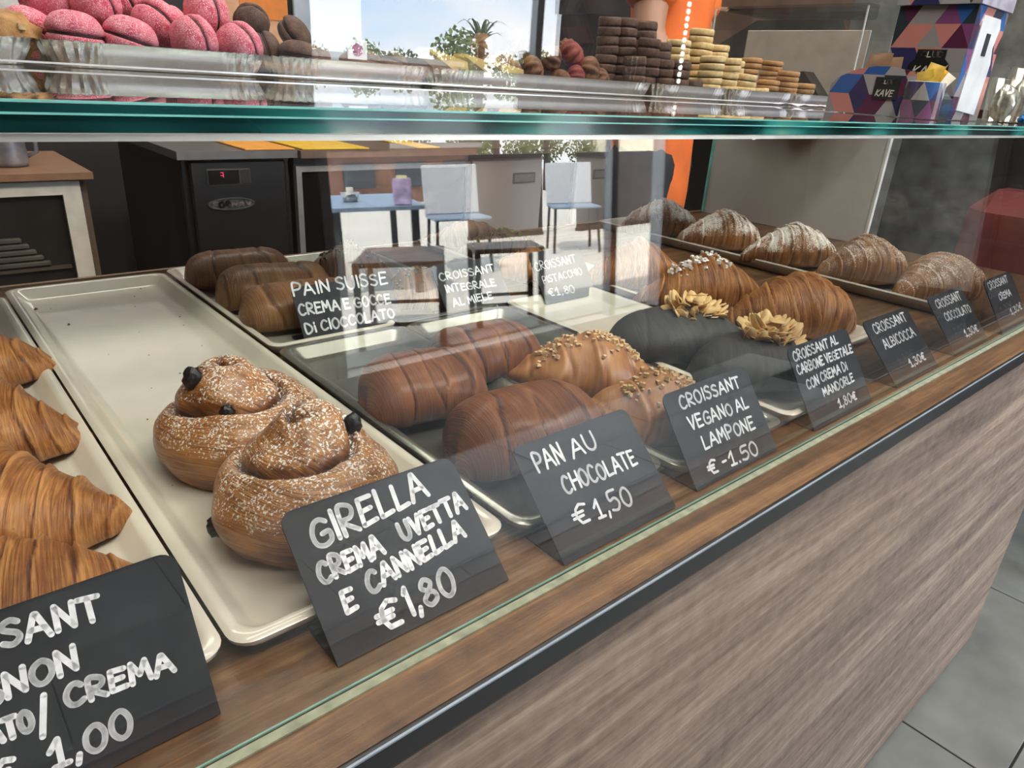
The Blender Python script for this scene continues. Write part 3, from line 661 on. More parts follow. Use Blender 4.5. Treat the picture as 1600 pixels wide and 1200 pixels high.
sign(.919, .236, .286, .058, .112, [('CROISSANT', 15, 59.8, 96, 59.8, 10.5), ('CIOCCOLATO', 22, 42, 105, 41, 10), ('1,30€', 52, 15, 97, 14.8, 9)], 'slate sign reading CROISSANT CIOCCOLATO, second sign from the right', .0018)
sign(1.074, .232, .274, .062, .112, [('CROISSANT', 10, 61, 88, 61.8, 9.5), ('CREMA', 33, 42.5, 82, 43, 9), ('1,30€', 55, 18, 104, 20, 9)], 'rightmost slate sign, reading CROISSANT CREMA', .0018)
sign(.294, .637, .668, .054, .118, [('PAIN SUISSE', 1, 53, 111.8, 51.7, 13), ('CREMA E GOCCE', 2, 32.5, 109, 30, 11), ('Di CIOCCOLATO', 4, 12.8, 109, 13.4, 10.5)], 'slate sign reading PAIN SUISSE in the rear row, left one', .0022)
sign(.470, .630, .672, .056, .100, [('CROISSANT', 6, 49.3, 90, 50.5, 9.5), ('INTEGRALE', 9, 34, 84, 32, 9), ('AL MIELE', 12, 15.5, 72, 16.9, 9), ('€1,50', 40, 1.5, 75, 2, 6)], 'slate sign reading CROISSANT INTEGRALE AL MIELE in the rear row, middle one', .0019)
sign(.616, .620, .662, .058, .095, [('CROISSANT', 3, 46, 79, 49.5, 11), ('PISTACCHIO', 8, 27, 82, 31.5, 9.5), ('€1,80', 10, 9.5, 57, 8.5, 10.5)], 'slate sign reading CROISSANT PISTACCHIO in the rear row, right one', .0015)

# ------------------------------------------------------------------ silver card trays on the shelf
def foil_tray(x0, x1, y0, depth, label, h=.017):
    z = SH_T + .0006
    o = empty('silver_tray', ((x0 + x1) / 2, y0 + depth / 2, z), 0, label, 'tray')
    w = (x1 - x0) / 2; l = depth / 2; mb = MB(); fl_ = .007; r = .018
    # outline with dense points so the corners can be pleated
    base = []
    nseg = 60
    def side(p, q, n): return [(p[0] + (q[0] - p[0]) * i / n, p[1] + (q[1] - p[1]) * i / n) for i in range(n)]
    R0 = rrect(-w + fl_, -l + fl_, w - fl_, l - fl_, r, 14); base = []
    for i, p in enumerate(R0):
        q = R0[(i + 1) % len(R0)]; d = math.hypot(q[0] - p[0], q[1] - p[1]); n = max(1, int(d / .0016)); base += side(p, q, n)
    N_ = len(base); loops = []
    def nrm(i):
        a, b = base[i - 1], base[(i + 1) % N_]; dx, dy = b[0] - a[0], b[1] - a[1]; L_ = math.hypot(dx, dy); return dy / L_, -dx / L_
    nn = [nrm(i) for i in range(N_)]
    s = 0; S = []
    for i in range(N_): S.append(s); s += math.dist(base[i], base[(i + 1) % N_])
    for zz, off in ((0, 0), (.003, .0012), (h * .6, fl_ * .55), (h, fl_), (h + .0004, fl_ + .0008), (h, fl_ - .0006), (h * .6, fl_ * .55 - .0008), (.003, .0004), (.0008, -.001)):
        ring = []
        for i, (bx, by) in enumerate(base):
            cd = min(abs(bx - sx_) for sx_ in (-w, w)) ; ce = min(abs(by - sy_) for sy_ in (-l, l)); near = max(0, 1 - max(cd, ce) / .045)
            rip = .0017 * min(1, near * 3) * math.sin(S[i] / .0062 * 2 * PI) * min(1, zz / h * 2)
            o_ = off + rip; ring.append((bx + nn[i][0] * o_, by + nn[i][1] * o_, zz + (rip * .35 if zz >= h else 0)))
        loops.append(ring)
    shell(mb, loops); mb.build('card', M['foil'], o, smooth=True)
    o.children[0].modifiers.new('es', 'EDGE_SPLIT').split_angle = math.radians(55)
    return o
TY = .632
foil_tray(-.09, .104, TY, .24, 'silver tray at the far left of the shelf with a nut cookie')
foil_tray(.107, .2745, TY, .24, 'silver tray full of pink cookies')
foil_tray(.2785, .4455, TY, .24, 'silver tray with dark cookies, right of the pink cookies')
foil_tray(.4475, .7945, TY, .24, 'longest silver tray, under the wafers and ridged brown cookies')
foil_tray(.8025, .967, TY, .24, 'silver tray under the dark chocolate cookie stacks')
foil_tray(.976, 1.155, TY, .24, 'silver tray under the pale butter biscuits')
foil_tray(1.160, 1.335, TY, .24, 'rightmost silver tray, under the browner biscuits')
SB = SH_T + .0030
def sugar_cookie_mat(name, c1, c2, gl=(.9, .85, .85), amt=.56):
    m, nt, b = newmat(name); t = nt.nodes.new('ShaderNodeTexCoord')
    f = noise_tex(nt, t.outputs['Object'], 90, 5, .65); s = noise_tex(nt, t.outputs['Object'], 1300, 2, .6)
    c = ramp(nt, f, [(.35, c1), (.65, c2)]); k = math_n(nt, 'MULTIPLY', math_n(nt, 'SUBTRACT', s, amt), 10, True)
    nt.links.new(mix(nt, k, c, gl), b.inputs['Base Color']); b.inputs['Roughness'].default_value = .65; bump(nt, math_n(nt, 'ADD', f, s), .7, .0012, b); return m
M['pink'] = sugar_cookie_mat('pink_sugar_cookie', (.66, .045, .12), (.90, .26, .33), (.97, .74, .76), .53)
M['choc'] = sugar_cookie_mat('chocolate_sugar_cookie', (.06, .028, .018), (.16, .088, .06), (.38, .29, .25), .62)
M['butter'] = sugar_cookie_mat('butter_biscuit', (.62, .42, .17), (.86, .68, .36), (.92, .82, .58), .66)
M['toast'] = sugar_cookie_mat('toasted_biscuit', (.34, .16, .05), (.56, .32, .12), (.65, .45, .22), .7)
M['ridged'] = sugar_cookie_mat('ridged_brown_cookie', (.10, .04, .018), (.28, .13, .06), (.4, .25, .15), .7)
M['ridgedred'] = sugar_cookie_mat('reddish_cookie', (.15, .02, .02), (.34, .07, .06), (.5, .2, .15), .7)
def half_dome(R, h, seed, flip=False):
    mb = MB(); prof = [(0.0001, 0)] + [(R * .93, 0), (R, .0015)] + [(R * math.cos(a * PI / 2 / 8) ** .8, .0015 + (h - .0015) * math.sin(a * PI / 2 / 8)) for a in range(1, 8)] + [(.0001, h)]
    mb.lathe(prof, 26, jit=.07, seed=seed)
    if flip: mb.v = [(x, y, -z) for x, y, z in mb.v]; mb.f = [tuple(reversed(f)) for f in mb.f]
    return mb
def sandwich(name, R, h, gap, mat, fillmat, label, cat, seed, squash=False, group=None):
    o = empty(name, (0, 0, 0), 0, label, cat, group)
    for fl_ in (False, True):
        mb = half_dome(R, h, seed + fl_ * 5, fl_) if not squash else MB().lathe([(.0001, 0), (R * .96, 0), (R, h * .25), (R, h * .75), (R * .93, h), (.0001, h * 1.02)], 22, jit=.04, seed=seed + fl_)
        dz = gap / 2
        if squash and fl_: mb.v = [(x, y, -z) for x, y, z in mb.v]; mb.f = [tuple(reversed(f)) for f in mb.f]
        mb.v = [(x, y, z + (-dz if fl_ else dz)) for x, y, z in mb.v]
        mb.build('cookie_half', mat, o, smooth=True)
    MB().lathe([(.0001, -gap / 2 - .0004), (R * .90, -gap / 2 - .0004), (R * .93, 0), (R * .90, gap / 2 + .0004), (.0001, gap / 2 + .0004)], 22).build('filling', fillmat, o, smooth=True)
    return o
pk = sandwich('pink_cookie', .0205, .0165, .0022, M['pink'], M['filling'], '', 'cookie', 1)
pinks = [((.134, .658, .2795), (2, 4, 0), 'pink cookie lying flat at the left end of its tray, above the rim'), ((.112, .686, .2790), (0, 30, 20), 'pale pink cookie behind the leftmost one, beside the nut cookie'),
         ((.174, .659, .2790), (4, 16, 0), 'second flat pink cookie from the left in the front row'), ((.221, .655, .2815), (0, 78, 12), 'pink cookie on its edge, third in the front row'),
         ((.258, .655, .2800), (0, 72, 24), 'pink cookie on its edge at the right end of the front row'), ((.204, .688, .2930), (10, 50, 35), 'large tilted pink cookie behind the front row with a dark filling line'),
         ((.160, .692, .3030), (0, 64, 30), 'pink cookie at upper left of the pile, standing on its edge'), ((.243, .683, .3040), (0, 84, 12), 'tall pink cookie on its edge at the upper right of the pile'),
         ((.130, .706, .3060), (0, 60, 60), 'pink cookie at the top left of the pile, cut by the frame'), ((.190, .722, .3100), (20, 60, 20), 'pink cookie deep in the pile behind the tilted one'),
         ((.226, .725, .2900), (0, 70, 0), 'pink cookie in the rear of the pile on the right'), ((.150, .735, .2800), (0, 10, 0), 'pink cookie at the rear left of the tray')]
for i, (p, r, lb) in enumerate(pinks):
    rr = tuple(math.radians(a) for a in r)
    if i == 0: pk.location = p; pk.rotation_euler = rr; pk.scale = (.94,) * 3; pk['label'] = lb; pk['group'] = 'pink filled cookies'
    else: dup(pk, (p[0] - .002, p[1], p[2]), rr, .94, label=lb, group='pink filled cookies')
nc = empty('nut_cookie', (.088, .672, .262), 0, 'brown caramel nut cookie at the top left corner of the photo', 'cookie')
blob(.022, 4, (1.2, 1, .75)).build('biscuit', M['toast'], nc, smooth=True, loc=(0, 0, .014))
nm = MB(); rs = random.Random(3)
for _ in range(40):
    a = rs.random() * 6.28; q = math.sqrt(rs.random()) * .02; x, y = q * math.cos(a), q * math.sin(a); nm.box(x - .002, y - .003, .026 - q * .4, x + .002, y + .003, .030 - q * .4)
nm.build('nuts', M['nut'], nc)['kind'] = 'stuff'
ck = sandwich('chocolate_cookie', .0175, .0125, .0020, M['choc'], M['filling'], '', 'cookie', 7)
chs = [((.312, .662, .2760), (0, 3, 0), 'dark sugared sandwich cookie lying flat, right of the pink cookies'), ((.293, .684, .2790), (20, 70, 0), 'dark cookie on its edge with a sheen, next to the last pink cookie'), ((.290, .708, .3020), (0, 60, 60), 'dark cookie on top of the pile, above the last pink cookie'),
       ((.330, .705, .2960), (35, 40, 0), 'dark tilted cookie behind the flat sandwich cookie'), ((.346, .70, .2760), (0, 8, 0), 'dark cookie low behind the flat sandwich cookie'), ((.378, .68, .2730), (0, 4, 0), 'low dark cookie in the middle of its silver tray'),
       ((.405, .70, .2760), (0, 12, 30), 'low dark cookie right of the middle of its tray'), ((.430, .69, .2770), (0, 20, 10), 'dark cookie at the right end of its tray, beside the wafers')]
for i, (p, r, lb) in enumerate(chs):
    rr = tuple(math.radians(a) for a in r); sc = .92 if i < 5 else .8
    if i == 0: ck.location = p; ck.rotation_euler = rr; ck['label'] = lb; ck['group'] = 'dark cookies beside the pink ones'
    else: dup(ck, p, rr, sc, lb, 'dark cookies beside the pink ones')
# price ticket on the tray
tk = empty('price_ticket', (.357, .634, .2790), 0, 'small white ticket with a round red and blue print above the silver tray', 'ticket')
MB().box(-.010, 0, -.002, .010, .0006, .014).build('card', plain('white_card', (.8, .8, .82), .5), tk)
MB().lathe([(.0001, 0), (.0055, 0), (.0055, .0003), (.0001, .0003)], 20).build('print', plain('red_blue_print', (.35, .06, .22), .5, vary=.9, scale=400), tk, loc=(0, -.0001, .006), rot=(PI / 2, 0, 0))
# golden wafers
wf_ = MB().prism([(0, 0), (.052, -.004), (.054, .000), (.046, .012), (.0, .0028)], 'y', -.012, .012)
wm = plain('golden_wafer', (.55, .36, .09), .45, vary=.2, scale=90)
w0 = None
WL = ['farthest left', 'rear left', 'middle', 'rear right', 'rightmost front']
for i, (x, y, z, ry, rz) in enumerate([(.452, .668, .2905, 24, -5), (.462, .690, .2890, 26, -8), (.500, .670, .2880, 22, -4), (.512, .690, .2880, 24, -10), (.528, .662, .2840, 20, 0)]):
    if w0 is None: w0 = wf_.build('wafer', wm); o = w0
    else: o = w0.copy(); COL.objects.link(o)
    o.location = (x, y, z); o.rotation_euler = (0, math.radians(ry), math.radians(rz)); tag(o, WL[i] + ' thin golden wafer leaning on the rim of the longest silver tray', 'wafer', 'golden wafers')
# ridged cookies
def ridged(R, seed):
    mb = MB(); n, L = 48, 22; P = []
    for i in range(L + 1):
        th = PI * i / L
        for j in range(n):
            a = 2 * PI * j / n; q = R * (1 + .10 * math.sin(9 * a + th * 1.2) * math.sin(th) + .06 * noise.noise(Vector((math.cos(a) * 2, math.sin(a) * 2, th + seed))))
            P.append((q * math.sin(th) * math.cos(a), q * math.sin(th) * math.sin(a), q * .8 * math.cos(th)))
    return mb.add(P, [(i * n + j, (i + 1) * n + j, (i + 1) * n + (j + 1) % n, i * n + (j + 1) % n) for i in range(L) for j in range(n)])
rk = None
rpos = [(.545, .690, .290, .9, 'on top at the left end of the heap'), (.542, .664, .273, 1, 'at the lower left of the heap'), (.570, .668, .272, .9, 'second from the left in the front row of the heap'), (.585, .695, .278, .9, 'behind the second one of the front row'),
        (.602, .664, .274, 1, 'in the middle of the front row'), (.608, .700, .298, .9, 'high on the heap behind the middle'), (.636, .670, .284, 1.0, 'raised at the middle of the heap'), (.640, .655, .268, .8, 'small and low right of the middle'),
        (.668, .668, .290, 1.1, None), (.664, .654, .270, .9, None), (.700, .668, .276, 1.15, 'large one at the right of the heap'), (.728, .672, .270, .9, 'at the right end of the heap'), (.690, .70, .295, .9, 'behind the large one on the right')]
for i, (x, y, z, s, lb) in enumerate(rpos):
    if rk is None:
        rk = ridged(.0145, 2).build('ridged_cookie', M['ridged'], smooth=True); o = rk
    else: o = rk.copy(); COL.objects.link(o)
    if lb is None:
        o.data = o.data.copy(); o.data.materials[0] = M['ridgedred']
        tag(o, 'reddish ridged cookie ' + ('on top right of the heap' if z > .28 else 'under the other reddish one near the tray rim'), 'cookie')
        o['group'] = 'reddish ridged cookies'
    else: tag(o, 'brown ridged cookie ' + lb, 'cookie', 'brown ridged cookies')
    z = .262 + (z - .262) * 1.25 + .004; o.location = (x, y, z); o.rotation_euler = (rnd.random() * 2, rnd.random(), rnd.random() * 3); o.scale = (s, s, s)
# chocolate stacks
cc = sandwich('dark_cookie', .0150, .0106, .0012, M['choc'], M['filling'], '', 'cookie', 9, squash=True)
firstc = True
def place_stack(proto, first, x, y, n, z0, dz, lbl, grp, sc=1.0):
    for k_ in range(n):
        zz = z0 + k_ * dz * sc; jx, jy = rnd.uniform(-.0015, .0015), rnd.uniform(-.0015, .0015)
        ly = ['bottom', 'second', 'third', 'fourth', 'fifth', 'sixth', 'seventh'][k_] if k_ < n - 1 else 'top'
        lb = f'{ly} {lbl}'
        if first[0]: o = proto; first[0] = False; o.location = (x + jx, y + jy, zz); o['label'] = lb; o['group'] = grp
        else: o = dup(proto, (x + jx, y + jy, zz), (rnd.uniform(-.06, .06), rnd.uniform(-.06, .06), rnd.random() * 3), sc, lb, grp)
        if o is proto: pass
fc_ = [True]
for (x, y, n, lb) in [(.775, .660, 2, 'dark cookie of the low leftmost stack'), (.808, .664, 3, 'dark cookie of the second dark stack'), (.840, .662, 2, 'dark cookie of the middle front dark stack'), (.872, .660, 2, 'dark cookie of the front dark stack right of middle'), (.905, .658, 1, 'dark cookie of the rightmost front dark stack'), (.800, .700, 4, 'dark cookie of the tall left rear dark stack'), (.838, .700, 4, 'dark cookie of the middle rear dark stack'), (.876, .700, 3, 'dark cookie of the right rear dark stack'), (.770, .705, 4, 'dark cookie of the far left rear dark stack')]:
    place_stack(cc, fc_, x, y, n, SB + .0118, .0228, lb, 'dark chocolate cookies in stacks')
bc = sandwich('butter_biscuit', .0185, .0086, .0016, M['butter'], M['filling'], '', 'biscuit', 12, squash=True)
fb_ = [True]
for (x, y, n, lb) in [(.958, .668, 3, 'pale biscuit of the front left stack'), (1.000, .668, 3, 'pale biscuit of the front stack second from left'), (1.042, .664, 2, 'pale biscuit of the front stack third from left'), (1.085, .664, 1, 'pale biscuit of the low front right stack'), (.935, .715, 4, 'pale biscuit of the tall rear left stack'), (.985, .712, 5, 'pale biscuit of the tall rear stack second from left'), (1.030, .712, 4, 'pale biscuit of the rear stack third from left'), (1.078, .712, 3, 'pale biscuit of the rear right stack')]:
    place_stack(bc, fb_, x, y, n, SB + .0098, .0190, lb, 'pale butter biscuits in stacks')
tb = sandwich('toasted_biscuit', .0180, .0072, .0014, M['toast'], M['filling'], '', 'biscuit', 15, squash=True)
ft_ = [True]
for (x, y, n, lb) in [(1.125, .672, 2, 'browner biscuit of the left front stack'), (1.180, .668, 3, 'browner biscuit of the middle front stack'), (1.235, .668, 2, 'browner biscuit of the right front stack'), (1.140, .720, 4, 'browner biscuit of the left rear stack'), (1.200, .715, 4, 'browner biscuit of the tall rear stack'), (1.255, .715, 2, 'browner biscuit of the right rear stack')]:
    place_stack(tb, ft_, x, y, n, SB + .0085, .0160, lb, 'toasted biscuits in stacks')

# clear acrylic bin behind the biscuits
ab = empty('acrylic_bin', (1.47, .80, SH_T + .0005), 0, 'clear acrylic bin with a beige sheet inside, behind the biscuits', 'container')
def apart(mb, nm_, mt): return mb.build(nm_, mt, ab)
wl = .115; ll = .155; hh = .165
apart(MB().box(-wl, -ll, 0, -wl + .003, ll, hh), 'side_wall', M['acrylic']); apart(MB().box(wl - .003, -ll, 0, wl, ll, hh), 'side_wall', M['acrylic'])
apart(MB().box(-wl, -ll, 0, wl, -ll + .003, hh), 'end_wall', M['acrylic']); apart(MB().box(-wl, ll - .003, 0, wl, ll, hh), 'end_wall', M['acrylic'])
apart(MB().box(-wl - .004, -ll - .004, hh, wl + .004, ll + .004, hh + .004), 'lid', M['acrylic'])
for sx_, sy_ in ((-wl, -ll), (wl, -ll), (-wl, ll)):
    apart(MB().box(sx_ - .0012, sy_ - .0012, 0, sx_ + .0012, sy_ + .0012, hh), 'corner_edge', plain('bright_acrylic_edge', (.75, .77, .74), .1))
apart(MB().box(-.02, -ll + .03, .01, -.017, ll - .02, .135, bev=.001), 'beige_sheet', plain('beige_paper_sheet', (.66, .58, .50), .6))
apart(MB().box(.04, -ll + .012, .01, .10, -ll + .015, .13), 'white_sheet', plain('white_paper_sheet', (.72, .72, .70), .6))
apart(MB().prism([(-.09, 0), (.08, 0), (.06, .045), (-.03, .06)], 'x', -.06, .03), 'dark_block', plain('dark_brown_block', (.03, .022, .018), .6))

# ------------------------------------------------------------------ harlequin printed boxes
HC = [(.03, .035, .12), (.03, .13, .42), (.33, .31, .31), (.62, .25, .22), (.22, .07, .20), (.03, .045, .055), (.10, .02, .06), (.40, .39, .40)]
HM = [plain('printed_colour', cc_, .22, vary=.03, coat=.4) for cc_ in HC]
def clip(poly, outline):
    """clip a polygon to a convex counter-clockwise outline"""
    out = poly
    for i in range(len(outline)):
        a, b = outline[i], outline[(i + 1) % len(outline)]; inp = out; out = []
        if not inp: return []
        ins = lambda p: (b[0] - a[0]) * (p[1] - a[1]) - (b[1] - a[1]) * (p[0] - a[0]) >= -1e-12
        for j, p in enumerate(inp):
            q = inp[(j + 1) % len(inp)]
            if ins(p): out.append(p)
            if ins(p) != ins(q):
                d1 = (b[0] - a[0]) * (p[1] - a[1]) - (b[1] - a[1]) * (p[0] - a[0]); d2 = (b[0] - a[0]) * (q[1] - a[1]) - (b[1] - a[1]) * (q[0] - a[0]); t = d1 / (d1 - d2)
                out.append((p[0] + (q[0] - p[0]) * t, p[1] + (q[1] - p[1]) * t))
    return out if len(out) > 2 else []
def harlequin(outline, tw, th, seed, fn):
    mb = MB(); rs = random.Random(seed); xs = [p[0] for p in outline]; ys = [p[1] for p in outline]
    j = int(min(ys) / th) - 1
    while j * th < max(ys):
        i = int(min(xs) / (tw / 2)) - 2
        while i * tw / 2 < max(xs):
            x = i * tw / 2; y = j * th
            tri = [(x, y), (x + tw, y), (x + tw / 2, y + th)] if (i + j) % 2 else [(x, y + th), (x + tw / 2, y), (x + tw, y + th)]
            pc = clip(tri, outline); ci = rs.randrange(len(HC))
            if pc: mb.add([fn(*p) for p in pc], [tuple(range(len(pc)))], ci)
            i += 1
        j += 1
    return mb
def text_geo(text, u0, u1, v0, h, wt, fn, seed=1, italic=0):
    L = MB(); write(L, text, u0, u1, v0, v0, h, wt, random.Random(seed)); L.v = [fn(a + italic * (b - v0), b) for a, b, c_ in L.v]; return L
cbx = empty('tall_sachet_box', (.9, .3125, SH_T + .0008), 0, 'tall box printed with coloured triangles and a black CLUB badge, at the top right', 'box')
bw, bd_, bh = .092, .080, .112   # x width of narrow side, y length of wide side, height
mbx = harlequin([(0, 0), (bd_, 0), (bd_, bh), (0, bh)], .027, .0235, 5, lambda u, v: (-.0001, bd_ - u, v)); mbx.build('wide_side', HM, cbx)
harlequin([(0, 0), (bw, 0), (bw, bh), (0, bh)], .027, .0235, 9, lambda u, v: (u, -.0001, v)).build('narrow_side', HM, cbx)
MB().box(0, 0, 0, bw, bd_, bh - .0002).build('carton', HM[5], cbx)
harlequin([(0, 0), (bd_ + .006, 0), (bd_ + .006, .045), (0, .045)], .03, .026, 12, lambda u, v: (-.0036, bd_ + .003 - u, bh + v + .0006)).build('lid_print', HM, cbx)
MB().box(-.0035, -.003, bh + .0005, bw + .003, bd_ + .003, bh + .046).build('lid', plain('pale_lilac_lid', (.50, .47, .58), .25, vary=.3, scale=40), cbx)
MB().prism([(.016, .010), (.074, .006), (.078, .060), (.070, .075), (.076, .095), (.070, .104), (.022, .104), (.018, .098)], 'y', -.0012, -.0002).build('white_panel', plain('white_printed_panel', (.82, .84, .88), .3), cbx)
MB().box(.040, -.0018, .066, .052, -.0012, .088).build('panel_mark', M['slate'], cbx)
bdg = [(-.016, 0), (.016, 0), (.021, .008), (.021, .018), (.015, .024), (.015, .033), (-.015, .033), (-.015, .024), (-.021, .018), (-.021, .008)]
MB().prism([(.034 + q, .036 + w_) for q, w_ in bdg], 'x', -.0012, -.0003).build('badge', plain('black_badge', (.008, .008, .010), .4), cbx)
cream = plain('cream_print', (.80, .76, .66), .5)
fnb = lambda u, v: (-.0016, .056 - u, v)
text_geo('CLUB', .012, .034, .0615, .0055, .0010, fnb).build('badge_lettering', cream, cbx)
text_geo('KAV', .006, .030, .0425, .010, .0015, fnb, italic=.2).build('badge_lettering', cream, cbx)
text_geo('E', .032, .038, .0425, .010, .0015, fnb, italic=.2).build('badge_lettering', cream, cbx)
text_geo(',', .040, .042, .0525, .008, .0013, fnb).build('badge_lettering', cream, cbx)
# low sachet holder with a round cup
hb = empty('sachet_holder', (.845, .305, SH_T + .0008), 0, 'low sachet holder printed with coloured triangles and KAVE lettering, with a round cup', 'holder')
HL = .120
otl = [(0, 0), (HL, 0), (HL, .018)] + [(HL * (.5 + .5 * math.cos(a)) , .030 + .020 * math.sin(a)) for a in [.25 + .2 * k_ for k_ in range(12)] if math.cos(a) > -.86] + [(0.002, .038), (0, .034)]
# outline in (distance from far end, height)
otl = [(0, 0), (HL, 0), (HL, .020), (HL * .88, .034), (HL * .72, .044), (HL * .55, .0485), (HL * .38, .0485), (HL * .2, .044), (HL * .06, .036), (0, .028)]
harlequin(otl, .023, .020, 21, lambda u, v: (-.0002, HL - u, v)).build('printed_face', HM, hb)
MB().prism([(HL - u, v * .985) for u, v in otl][::-1], 'x', 0, .034).build('body', HM[5], hb)
MB().prism([(.044, .016), (.070, .016), (.070, .038), (.044, .038)], 'x', -.0012, -.0004).build('badge', plain('dark_badge', (.02, .022, .026), .4), hb)
fnh = lambda u, v: (-.0016, .070 - u, v)
text_geo('CLUB', .006, .020, .0315, .0035, .0007, fnh).build('badge_lettering', cream, hb)
text_geo('KAVE', .003, .021, .0190, .0065, .0011, fnh, italic=.2).build('badge_lettering', cream, hb)
cupr = .0185; hc_ = .0345; cx_, cy_ = -.010, .014
cupm = harlequin([(0, 0), (2 * PI * cupr, 0), (2 * PI * cupr, hc_), (0, hc_)], .018, .0172, 33, lambda u, v: (cx_ + cupr * math.cos(u / cupr), cy_ + cupr * math.sin(u / cupr), v))
cupf = MB()
for k_ in range(40):
    a0, a1 = 2 * PI * k_ / 40, 2 * PI * (k_ + 1) / 40
    o_ = [(a0 * cupr, 0), (a1 * cupr, 0), (a1 * cupr, hc_), (a0 * cupr, hc_)]
HL2 = HM
pl_ = [plain('cup_print', tuple(min(1, q * 1.0 + .05) for q in cc_), .15, vary=.03, coat=.6) for cc_ in HC]
cu = MB(); rs = random.Random(33)
for k_ in range(40):
    a0, a1 = 2 * PI * k_ / 40, 2 * PI * (k_ + 1) / 40
    rs2 = random.Random(33); tw, th = .018, .0172
    for j in range(3):
        i = -2
        while i * tw / 2 < 2 * PI * cupr:
            x, y = i * tw / 2, j * th
            tri = [(x, y), (x + tw, y), (x + tw / 2, y + th)] if (i + j) % 2 else [(x, y + th), (x + tw / 2, y), (x + tw, y + th)]
            ci = random.Random(i * 31 + j * 7).randrange(len(HC))
            pc = clip(tri, [(a0 * cupr, 0), (a1 * cupr, 0), (a1 * cupr, hc_), (a0 * cupr, hc_)])
            if pc: cu.add([(cx_ + cupr * math.cos(u / cupr), cy_ + cupr * math.sin(u / cupr), v) for u, v in pc], [tuple(range(len(pc)))], ci)
            i += 1
cu.build('cup_print', pl_, hb)
MB().lathe([(cupr - .0006, 0), (cupr - .0004, hc_), (cupr - .002, hc_ + .0004), (cupr - .002, .002), (.0001, .002)], 40, c=(cx_, cy_, 0)).build('cup', plain('pale_blue_cup', (.55, .65, .85), .2), hb)
ys_ = plain('yellow_sachet', (.85, .58, .10), .4, vary=.15, scale=150); ws_ = plain('white_sachet', (.82, .82, .80), .4); bs_ = plain('brown_paper_sachet', (.36, .21, .12), .6, vary=.2)
def sachet(mat, loc, rot, label, size=(.020, .0035, .050)):
    o = empty('sugar_sachet', loc, 0, label, 'sachet'); o.rotation_euler = tuple(math.radians(a) for a in rot)
    w_, t_, h_ = size; mb = MB(); nx_, nz_ = 5, 10; P = []
    for sgn in (1, -1):
        for i in range(nz_ + 1):
            for j in range(nx_ + 1):
                u, v = j / nx_, i / nz_; puff = t_ * math.sin(PI * u) ** .7 * math.sin(PI * v) ** .6
                P.append(((u - .5) * w_, sgn * (.0002 + puff * (1 + .4 * math.sin(v * 19 + u * 7))), v * h_))
    F = []; st = (nx_ + 1) * (nz_ + 1)
    for s_ in (0, 1):
        for i in range(nz_):
            for j in range(nx_):
                a = s_ * st + i * (nx_ + 1) + j; q = (a, a + 1, a + nx_ + 2, a + nx_ + 1); F.append(q if s_ == 1 else tuple(reversed(q)))
    mb.add(P, F).build('packet', mat, o, smooth=True); return o
CUPX, CUPY = .845 + cx_, .305 + cy_
zb = SH_T + .004
sachet(ys_, (CUPX - .004, CUPY + .006, zb), (8, -14, 70), 'broad yellow sugar sachet in the middle of the cup')
sachet(ys_, (CUPX, CUPY + .010, zb), (14, -22, 60), 'yellow sugar sachet leaning to the left in the cup', (.018, .003, .050))
sachet(ys_, (CUPX + .002, CUPY - .008, zb), (-10, 16, 110), 'narrow yellow sugar sachet leaning to the right in the cup', (.015, .003, .044))
sachet(ws_, (CUPX + .004, CUPY + .012, zb), (26, -26, 65), 'white sachet behind the yellow ones in the cup', (.018, .002, .050))
for i, (dy_, rz, lb, ln) in enumerate([(.092, 82, 'leftmost brown paper sachet in the sachet holder', .058), (.082, 78, 'middle brown paper sachet in the sachet holder', .060), (.066, 95, 'front brown paper sachet in the sachet holder, folded over', .056)]):
    sachet(bs_, (.845 + .024, .305 + dy_, SH_T + .004), (4, -6 + i * 5, rz), lb, (.022, .003, ln))
# clear cups and blue sweets at the far right
def clear_cup(loc, label, R=.021, h=.046):
    o = empty('clear_cup', loc, 0, label, 'cup')
    MB().lathe([(R * .8, 0), (R, h), (R + .002, h + .0006), (R + .002, h + .002), (R - .0012, h + .002), (R * .8 - .001, .0015), (.0001, .0015)], 28).build('wall', M['acrylic'], o, smooth=True)
    blob(R * .66, 3, (1, 1, 1.3)).build('wrapped_sweet', plain('iridescent_wrapper', (.62, .64, .55), .15, .5, vary=.6, scale=80), o, smooth=True, loc=(0, 0, h * .45)); return o
clear_cup((1.025, .300, SH_T + .001), 'clear cup with a shiny wrapper, right of the tall printed box')
clear_cup((1.085, .300, SH_T + .001), 'lilac tinted clear cup at the right edge of the photo', .022, .060)
bsm = plain('blue_foil_wrapper', (.02, .16, .45), .2, .5, vary=.6, scale=120)
b0 = None
for i, (x, y, s, lb) in enumerate([(.985, .262, .8, 'small blue wrapped sweet at the foot of the tall box'), (1.018, .258, 1.15, 'larger blue wrapped sweet on the shelf edge'), (1.055, .258, 1.0, 'blue wrapped sweet nearest the right edge of the photo')]):
    if b0 is None: b0 = blob(.0085, 6, (1.5, 1, .8)).build('blue_sweet', bsm, smooth=True); o = b0
    else: o = b0.copy(); COL.objects.link(o)
    o.location = (x, y, SH_T + .0075 * s); o.scale = (s, s, s); o.rotation_euler = (0, 0, i); tag(o, lb, 'sweet', 'blue wrapped sweets')
